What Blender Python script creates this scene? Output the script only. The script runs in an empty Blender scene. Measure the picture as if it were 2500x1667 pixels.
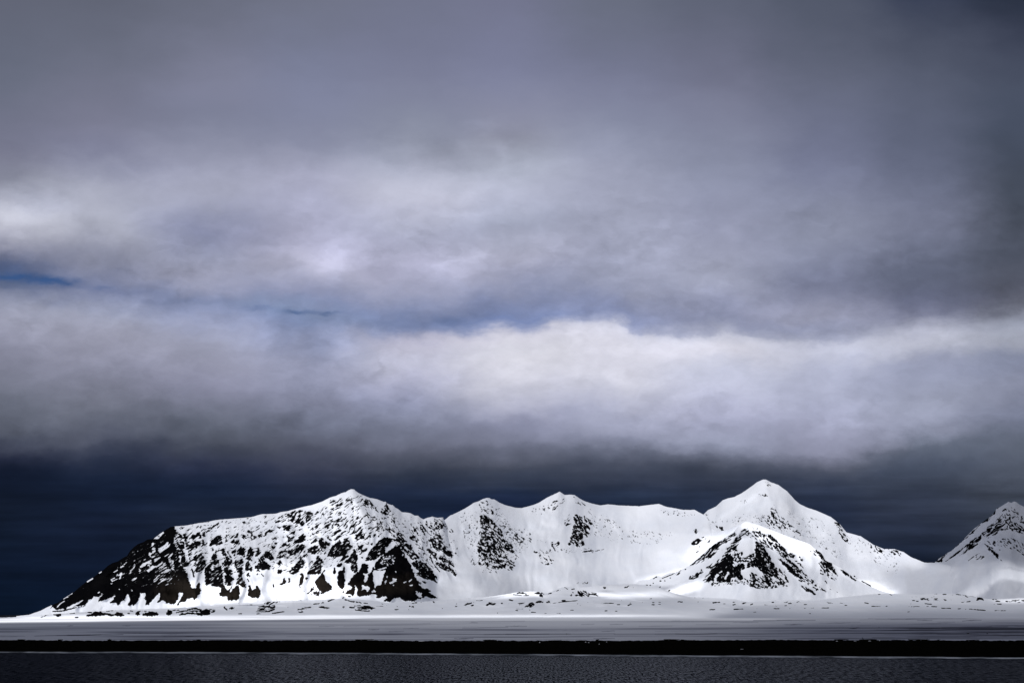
import bpy, math, random
import numpy as np
from mathutils import Vector

SC = bpy.context.scene
COL = SC.collection

# ------------------------------------------------------------------ camera
# telephoto-normal lens, 12 m above the water, level, with a rising front
FPX = 3472.0          # focal length in photo pixels (50 mm on 36 mm, 2500 px wide)
CX, HY = 1250.0, 1500.0   # principal column, horizon row
CAMZ = 12.0
cam_d = bpy.data.cameras.new('camera')
cam_d.sensor_width = 36.0
cam_d.lens = FPX * 36.0 / 2500.0
cam_d.shift_y = (HY - 833.5) / 2500.0
cam_d.clip_start = 1.0
cam_d.clip_end = 200000.0
cam = bpy.data.objects.new('camera', cam_d)
COL.objects.link(cam)
cam.location = (0, 0, CAMZ)
cam.rotation_euler = (math.pi / 2, 0, 0)
SC.camera = cam

# ------------------------------------------------------------------ view
SC.view_settings.view_transform = 'Standard'
SC.view_settings.look = 'None'
EXPO = 0.4
SC.view_settings.exposure = EXPO
SC.view_settings.gamma = 1.0
SC.render.engine = 'CYCLES'
SC.cycles.use_denoising = True
SC.cycles.denoiser = 'OPENIMAGEDENOISE'
SC.cycles.denoising_input_passes = 'RGB_ALBEDO_NORMAL'
SC.cycles.max_bounces = 6
SC.cycles.diffuse_bounces = 2
SC.cycles.glossy_bounces = 2
SC.cycles.transparent_max_bounces = 12
SC.cycles.caustics_reflective = False
SC.cycles.caustics_refractive = False

# ------------------------------------------------------------------ sun
SUN_EL, SUN_AZ = math.radians(33), math.radians(17)     # behind the camera, to the left
SUN = Vector((-math.sin(SUN_AZ) * math.cos(SUN_EL), -math.cos(SUN_AZ) * math.cos(SUN_EL), math.sin(SUN_EL)))
sun_d = bpy.data.lights.new('sun', 'SUN')
sun_d.energy = 5.0
sun_d.angle = math.radians(0.3)
sun_d.color = (1.0, 0.982, 0.955)
sun = bpy.data.objects.new('sun', sun_d)
sun.rotation_euler = SUN.to_track_quat('Z', 'Y').to_euler()
sun.location = (-3000, -6000, 5000)
COL.objects.link(sun)


def lin(c):
    c = c / 255.0
    return c / 12.92 if c <= 0.04045 else ((c + 0.055) / 1.055) ** 2.4


# ------------------------------------------------------------------ sky
# cloud cover by bearing: for each bearing (one every 250 px of the lens) the
# cloud colour by height; E = lower rim of the high deck / top of the cumulus
# bank, F = lower rim of the cumulus bank above the dark air over the fjord
E_PTS = [(0, 676), (150, 690), (280, 706), (420, 733), (610, 752), (740, 762), (860, 784), (1000, 806),
         (1100, 803), (1200, 798), (1290, 794), (1345, 777), (1400, 766), (1480, 770), (1530, 793),
         (1560, 813), (1620, 811), (1700, 813), (1770, 802), (1850, 822), (1930, 834), (2130, 826),
         (2300, 808), (2500, 790)]
F_PTS = [(0, 1122), (130, 1115), (250, 1104), (450, 1092), (700, 1104), (1000, 1102), (1300, 1090),
         (1500, 1096), (1700, 1114), (1900, 1124), (2050, 1130), (2140, 1112), (2210, 1084), (2300, 1078), (2500, 1060)]
SKY = {
 0: "0:98,102,118 200:105,110,128 380:120,122,142 440:135,138,155 490:170,173,190 530:190,192,206 590:150,152,170 640:102,110,138 668:92,104,134 692:112,120,146 750:152,155,175 850:140,142,162 950:110,114,130 1050:88,93,108 1105:50,55,73 1140:23,30,49 1250:18,27,45 1400:13,25,46 1500:8,20,38",
 250: "0:98,102,118 150:108,112,130 300:122,124,145 380:134,137,160 440:162,165,184 520:174,177,194 590:152,155,174 650:138,143,168 692:120,128,158 712:122,130,160 755:152,157,180 800:157,159,179 900:140,142,162 1000:110,114,130 1080:75,80,97 1115:47,54,74 1160:26,36,58 1300:20,30,52 1500:10,24,46",
 500: "0:105,109,126 200:125,128,150 300:127,131,153 385:152,155,177 470:167,170,192 550:146,151,180 620:150,154,178 690:157,160,184 728:132,140,170 744:132,141,172 770:146,154,185 850:157,160,182 950:138,140,162 1030:105,110,127 1090:72,77,92 1130:48,54,75 1180:27,38,62 1280:30,40,62 1400:22,36,66 1500:12,26,50",
 750: "0:112,116,135 200:125,130,155 350:138,142,165 430:165,167,190 510:172,174,199 590:172,173,198 650:167,168,190 720:142,149,180 758:132,146,180 772:134,148,184 800:144,155,190 880:152,157,184 960:140,144,168 1030:110,115,135 1090:84,88,105 1140:60,65,85 1200:36,45,68 1350:28,40,64 1500:14,28,52",
 1000: "0:114,118,140 200:124,128,152 330:140,145,165 400:170,174,194 480:192,194,213 560:174,177,200 640:167,168,192 700:162,165,191 760:138,147,180 800:132,144,181 830:184,184,206 870:190,191,211 920:178,180,204 970:150,154,180 1030:125,130,152 1090:98,102,120 1140:62,68,85 1200:32,42,65 1350:26,38,62 1500:14,28,52",
 1250: "0:115,118,142 200:128,132,158 330:145,148,168 400:166,171,189 480:183,187,208 560:166,171,193 640:169,171,193 720:138,145,175 770:128,140,178 790:136,148,186 815:206,206,222 850:216,216,228 900:214,214,226 960:196,197,213 1020:155,158,182 1080:120,124,145 1130:75,80,96 1190:45,55,78 1220:30,42,70 1500:16,30,54",
 1500: "0:105,110,128 200:120,124,148 330:140,145,168 420:159,163,185 520:161,165,187 620:159,163,186 700:151,156,181 745:138,146,178 768:150,158,190 790:204,206,224 830:214,214,228 880:214,214,228 930:204,205,220 1000:175,178,200 1060:148,152,175 1092:112,117,137 1120:78,84,102 1180:50,58,78 1230:36,48,72 1500:16,30,54",
 1750: "0:95,100,118 200:115,118,140 400:138,143,166 550:152,156,180 680:158,162,184 750:148,153,180 790:152,157,182 815:200,202,219 850:216,216,230 895:197,200,219 950:190,193,215 1020:170,173,198 1080:150,155,178 1110:115,120,140 1140:72,78,95 1190:50,58,78 1260:38,50,74 1500:16,30,54",
 2000: "0:82,88,105 200:100,105,125 400:118,123,148 560:138,143,165 700:125,130,155 780:152,155,178 815:150,155,180 845:190,193,212 900:182,186,208 980:170,174,198 1060:155,158,182 1112:135,138,160 1140:90,95,113 1170:60,68,88 1250:38,48,72 1330:40,50,72 1400:22,34,56 1500:12,25,46",
 2250: "0:58,65,85 100:74,80,98 200:86,92,111 400:100,106,128 550:115,120,142 680:98,104,125 770:118,122,145 805:172,175,193 840:182,185,202 880:158,163,187 980:155,160,182 1040:145,150,172 1075:105,112,130 1120:78,86,104 1180:58,66,84 1250:50,58,78 1320:38,47,68 1400:8,20,38 1500:6,18,36",
 2500: "0:42,49,65 100:60,66,84 200:72,79,97 300:72,80,98 400:68,75,90 550:72,78,92 650:80,85,100 740:95,98,112 785:150,155,172 830:158,162,178 860:132,138,160 950:138,143,165 1020:120,126,148 1075:98,105,122 1130:85,92,108 1200:68,75,90 1300:52,60,76 1500:30,40,58",
}

world = bpy.data.worlds.new('World')
SC.world = world
world.use_nodes = True
wt = world.node_tree
wt.nodes.clear()
WN, WL = wt.nodes, wt.links


def wput(sock, v):
    if isinstance(v, (int, float)):
        sock.default_value = v
    elif isinstance(v, tuple):
        sock.default_value = v
    else:
        WL.new(v, sock)


def wm(op, a, b=0.0, c=None, clamp=False):
    n = WN.new('ShaderNodeMath')
    n.operation = op
    n.use_clamp = clamp
    wput(n.inputs[0], a)
    wput(n.inputs[1], b)
    if c is not None:
        wput(n.inputs[2], c)
    return n.outputs[0]


def wcomb(x, y, z):
    n = WN.new('ShaderNodeCombineXYZ')
    wput(n.inputs[0], x); wput(n.inputs[1], y); wput(n.inputs[2], z)
    return n.outputs[0]


def wnoise(vec, scale, detail, rough=0.5):
    n = WN.new('ShaderNodeTexNoise')
    n.noise_dimensions = '3D'
    wput(n.inputs['Vector'], vec)
    n.inputs['Scale'].default_value = scale
    n.inputs['Detail'].default_value = detail
    n.inputs['Roughness'].default_value = rough
    s = WN.new('ShaderNodeSeparateColor')
    WL.new(n.outputs['Color'], s.inputs[0])
    return n.outputs[0], s.outputs[0], s.outputs[1], s.outputs[2]


def wcurve(x, pts):
    n = WN.new('ShaderNodeFloatCurve')
    cv = n.mapping.curves[0]
    P = [(p / 2500.0, q / 1700.0) for p, q in pts]
    cv.points[0].location = P[0]
    cv.points[1].location = P[-1]
    for p in P[1:-1]:
        cv.points.new(*p)
    for p in cv.points:
        p.handle_type = 'AUTO_CLAMPED'
    n.mapping.update()
    wput(n.inputs['Value'], x)
    return wm('MULTIPLY', n.outputs[0], 1700.0)


tc = WN.new('ShaderNodeTexCoord')
sp = WN.new('ShaderNodeSeparateXYZ')
WL.new(tc.outputs['Generated'], sp.inputs[0])
dx, dy, dz = sp.outputs
az = wm('ARCTAN2', dx, dy)
azc = wm('MAXIMUM', wm('MINIMUM', az, 1.0), -1.0)
PX = wm('MULTIPLY_ADD', wm('TANGENT', azc), FPX, CX)
hyp = wm('MAXIMUM', wm('SQRT', wm('ADD', wm('MULTIPLY', dx, dx), wm('MULTIPLY', dy, dy))), 1e-3)
PY = wm('SUBTRACT', HY, wm('DIVIDE', wm('MULTIPLY', wm('DIVIDE', dz, hyp), FPX), wm('COSINE', azc)))
# drifting of the cloud matter
base = wcomb(wm('MULTIPLY', PX, 0.001), wm('MULTIPLY', PY, 0.0019), 0.37)
_, w1, w2, _ = wnoise(base, 2.6, 3.0, 0.5)
_, u1, u2, _ = wnoise(base, 10.0, 6.0, 0.58)
low = wm('SUBTRACT', 1.0, wm('MULTIPLY', wm('SUBTRACT', PY, 1040.0), 1 / 200.0, clamp=True))   # calmer near the horizon
low = wm('MULTIPLY_ADD', low, 0.6, 0.4)
sx = wm('ADD', wm('MULTIPLY', wm('SUBTRACT', w1, 0.5), 150.0), wm('MULTIPLY', wm('SUBTRACT', u1, 0.5), 110.0))
sy = wm('ADD', wm('MULTIPLY', wm('SUBTRACT', w2, 0.5), 75.0), wm('MULTIPLY', wm('SUBTRACT', u2, 0.5), 62.0))
PXw = wm('ADD', PX, sx)
PYw = wm('ADD', PY, wm('MULTIPLY', sy, low))
tx = wm('DIVIDE', PXw, 2500.0, clamp=True)
E = wcurve(tx, E_PTS)
F = wcurve(tx, F_PTS)
va = wm('DIVIDE', PYw, E, clamp=True)
vb = wm('DIVIDE', wm('SUBTRACT', PYw, E), wm('SUBTRACT', F, E), clamp=True)
vc = wm('DIVIDE', wm('SUBTRACT', PYw, F), wm('SUBTRACT', 1510.0, F), clamp=True)
V = wm('DIVIDE', wm('ADD', wm('ADD', va, vb), vc), 3.0)


def vcoord(px, py):
    e = np.interp(px, *zip(*E_PTS)); f = np.interp(px, *zip(*F_PTS))
    c = lambda t: min(1.0, max(0.0, t))
    return (c(py / e) + c((py - e) / (f - e)) + c((py - f) / (1510 - f))) / 3.0


prev = None
t10 = wm('DIVIDE', PXw, 250.0)
for i, px in enumerate(sorted(SKY)):
    r = WN.new('ShaderNodeValToRGB')
    r.color_ramp.interpolation = 'CARDINAL'
    stops = []
    for tok in SKY[px].split():
        y, c = tok.split(':')
        stops.append((vcoord(px, float(y)), [lin(float(q)) for q in c.split(',')]))
    el = r.color_ramp.elements
    while len(el) < len(stops):
        el.new(0.5)
    for e_, (p, c) in zip(el, stops):
        e_.position = p
    for e_, (p, c) in zip(el, stops):
        e_.position = p
        e_.color = (*c, 1)
    WL.new(V, r.inputs[0])
    if prev is None:
        prev = r.outputs[0]
    else:
        m = WN.new('ShaderNodeMix')
        m.data_type = 'RGBA'
        fac = WN.new('ShaderNodeMapRange')
        fac.interpolation_type = 'SMOOTHSTEP'
        WL.new(t10, fac.inputs[0])
        fac.inputs[1].default_value = i - 1
        fac.inputs[2].default_value = i
        WL.new(fac.outputs[0], m.inputs['Factor'])
        WL.new(prev, m.inputs[6]); WL.new(r.outputs[0], m.inputs[7])
        prev = m.outputs[2]
# separate brighter and darker cloud masses: bearing, height, half sizes, gain
PUFFS = [(812, 632, 64, 40, 0.58), (770, 655, 60, 30, 0.12), (1075, 652, 80, 28, 0.30), (1165, 628, 60, 26, 0.16), (60, 525, 105, 34, 0.24), (110, 470, 60, 26, 0.14), (30, 570, 60, 20, 0.12), (1660, 838, 120, 55, 0.10),
         (1080, 375, 80, 34, -0.16), (1240, 340, 60, 26, -0.12), (1180, 300, 40, 16, 0.10), (1225, 372, 22, 34, 0.12), (1330, 400, 60, 20, 0.06), (400, 420, 90, 25, 0.06), (920, 440, 90, 40, 0.06), (560, 525, 110, 36, -0.06), (880, 815, 26, 34, -0.14), (925, 900, 10, 34, -0.12), (700, 805, 34, 50, -0.10), (905, 780, 40, 20, 0.10), (850, 850, 34, 26, 0.10), (1085, 800, 22, 14, 0.12), (250, 770, 90, 40, 0.05), (30, 750, 40, 36, 0.06), (1960, 800, 50, 14, 0.08), (2000, 815, 40, 10, -0.08), (2035, 845, 170, 26, 0.10), (880, 880, 90, 60, -0.10), (760, 830, 70, 70, -0.12),
         (560, 790, 120, 45, 0.08), (1830, 870, 60, 30, -0.12), (690, 648, 120, 60, 0.04), (1140, 760, 130, 38, -0.14),
         (620, 560, 130, 60, -0.10), (300, 645, 160, 35, -0.10)]
_, p1, p2, _ = wnoise(base, 16.0, 6.0, 0.6)
PXf = wm('ADD', PX, wm('MULTIPLY', wm('SUBTRACT', p1, 0.5), 95.0))
PYf = wm('ADD', PY, wm('MULTIPLY', wm('SUBTRACT', p2, 0.5), 55.0))
gain = 1.0
for (bx, by, rx, ry, g) in PUFFS:
    qx = wm('DIVIDE', wm('SUBTRACT', PXf, bx), rx)
    qy = wm('DIVIDE', wm('SUBTRACT', PYf, by), ry)
    q = wm('ADD', wm('MULTIPLY', qx, qx), wm('MULTIPLY', qy, qy))
    gain = wm('ADD', gain, wm('MULTIPLY', wm('EXPONENT', wm('MULTIPLY', q, -1.0)), g))
bx2 = wcomb(wm('MULTIPLY', PXw, 0.001), wm('MULTIPLY', PYw, 0.0017), 4.2)
n3, _, _, _ = wnoise(bx2, 6.5, 7.0, 0.55)
amp = wm('MULTIPLY_ADD', wm('MULTIPLY', wm('SUBTRACT', PY, 250.0), 1 / 400.0, clamp=True), 0.34, 0.10)
gain = wm('MULTIPLY', gain, wm('MULTIPLY_ADD', wm('SUBTRACT', n3, 0.5), amp, 1.0))
bx3 = wcomb(wm('MULTIPLY', PXf, 0.001), wm('MULTIPLY', PYf, 0.0017), 7.7)
n5, _, _, _ = wnoise(bx3, 22.0, 6.0, 0.6)
amp2 = wm('MULTIPLY', wm('MULTIPLY', wm('SUBTRACT', PY, 280.0), 1 / 350.0, clamp=True), low)
gain = wm('MULTIPLY', gain, wm('MULTIPLY_ADD', wm('MULTIPLY', wm('SUBTRACT', n5, 0.5), amp2), 0.22, 1.0))
# side light on the billows: cloud thickness here against cloud thickness a little up and to the left
def billow(ox, oy):
    v = wcomb(wm('MULTIPLY', wm('ADD', PXf, ox), 0.001), wm('MULTIPLY', wm('ADD', PYf, oy), 0.0016), 2.9)
    return wnoise(v, 7.0, 8.0, 0.52)[0]
patchy = wm('MULTIPLY_ADD', wnoise(base, 3.2, 2.0, 0.5)[0], 3.0, -0.95, clamp=True)      # in some banks only
emb = wm('SUBTRACT', billow(0.0, 0.0), billow(-16.0, -20.0))
gain = wm('MULTIPLY', gain, wm('MULTIPLY_ADD', wm('MULTIPLY', emb, wm('MULTIPLY', amp2, patchy)), 1.0, 1.0))
# thin streaks in the dark air over the fjord
st = wcomb(wm('MULTIPLY', PX, 0.0011), wm('MULTIPLY', PY, 0.012), 1.3)
n4, _, _, _ = wnoise(st, 3.0, 4.0, 0.5)
dark = wm('MULTIPLY', wm('SUBTRACT', PY, 1120.0), 1 / 90.0, clamp=True)
gain = wm('MULTIPLY', gain, wm('MULTIPLY_ADD', wm('MULTIPLY', wm('SUBTRACT', n4, 0.62), dark), 1.15, 1.0))
# slivers of clear air between the decks: bearing, height, half sizes, strength
RIFTS = [(30, 676, 70, 10, 0.9), (120, 686, 55, 9, 0.95), (165, 694, 30, 8, 0.5), (20, 650, 80, 22, 0.3), (250, 704, 26, 6, 0.3),
         (630, 752, 40, 5, 0.3), (728, 760, 40, 6, 0.62), (800, 763, 26, 5, 0.5), (440, 735, 110, 10, 0.10), (690, 785, 60, 22, 0.12),
         (1095, 785, 34, 14, 0.30), (1190, 770, 70, 16, 0.12), (1000, 815, 40, 10, 0.12)]
rift = 0.0
_, g1, g2, _ = wnoise(base, 24.0, 5.0, 0.6)
PXg = wm('ADD', PX, wm('MULTIPLY', wm('SUBTRACT', g1, 0.5), 60.0))
PYg = wm('ADD', PY, wm('MULTIPLY', wm('SUBTRACT', g2, 0.5), 26.0))
for (bx, by, rx, ry, g) in RIFTS:
    qx = wm('DIVIDE', wm('SUBTRACT', PXg, bx), rx)
    qy = wm('DIVIDE', wm('SUBTRACT', PYg, by), ry)
    q = wm('ADD', wm('MULTIPLY', qx, qx), wm('MULTIPLY', qy, qy))
    rift = wm('ADD', rift, wm('MULTIPLY', wm('EXPONENT', wm('MULTIPLY', q, -1.0)), g))
rm = WN.new('ShaderNodeMix')
rm.data_type = 'RGBA'
rm.clamp_factor = True
wput(rm.inputs['Factor'], wm('MINIMUM', rift, 0.95))
WL.new(prev, rm.inputs[6])
rm.inputs[7].default_value = (lin(56), lin(86), lin(134), 1)
prev = rm.outputs[2]
sc_ = WN.new('ShaderNodeVectorMath')
sc_.operation = 'SCALE'
WL.new(prev, sc_.inputs[0])
wput(sc_.inputs['Scale'], gain)
cloud_front = sc_.outputs[0]
# thinner, brighter overcast round the sun behind the camera
back = WN.new('ShaderNodeMapRange')
back.interpolation_type = 'SMOOTHSTEP'
WL.new(dy, back.inputs[0])
back.inputs[1].default_value = 0.45
back.inputs[2].default_value = -0.5
mb = WN.new('ShaderNodeMix')
mb.data_type = 'RGBA'
WL.new(back.outputs[0], mb.inputs['Factor'])
WL.new(cloud_front, mb.inputs[6])
mb.inputs[7].default_value = (0.150, 0.160, 0.205, 1)
# blue air seen through the rifts of the cover
sky = WN.new('ShaderNodeTexSky')
sky.sky_type = 'NISHITA'
sky.sun_disc = False
sky.sun_elevation = SUN_EL
sky.sun_rotation = math.atan2(SUN.x, SUN.y)
up = WN.new('ShaderNodeVectorMath')
up.operation = 'SCALE'
WL.new(mb.outputs[2], up.inputs[0])
up.inputs['Scale'].default_value = 10.0 / 2 ** EXPO
mx = WN.new('ShaderNodeMix')
mx.data_type = 'RGBA'
mx.inputs['Factor'].default_value = 0.9985
WL.new(sky.outputs[0], mx.inputs[6])
WL.new(up.outputs[0], mx.inputs[7])
bg = WN.new('ShaderNodeBackground')
bg.inputs['Strength'].default_value = 0.1
WL.new(mx.outputs[2], bg.inputs['Color'])
wo = WN.new('ShaderNodeOutputWorld')
WL.new(bg.outputs[0], wo.inputs['Surface'])

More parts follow.
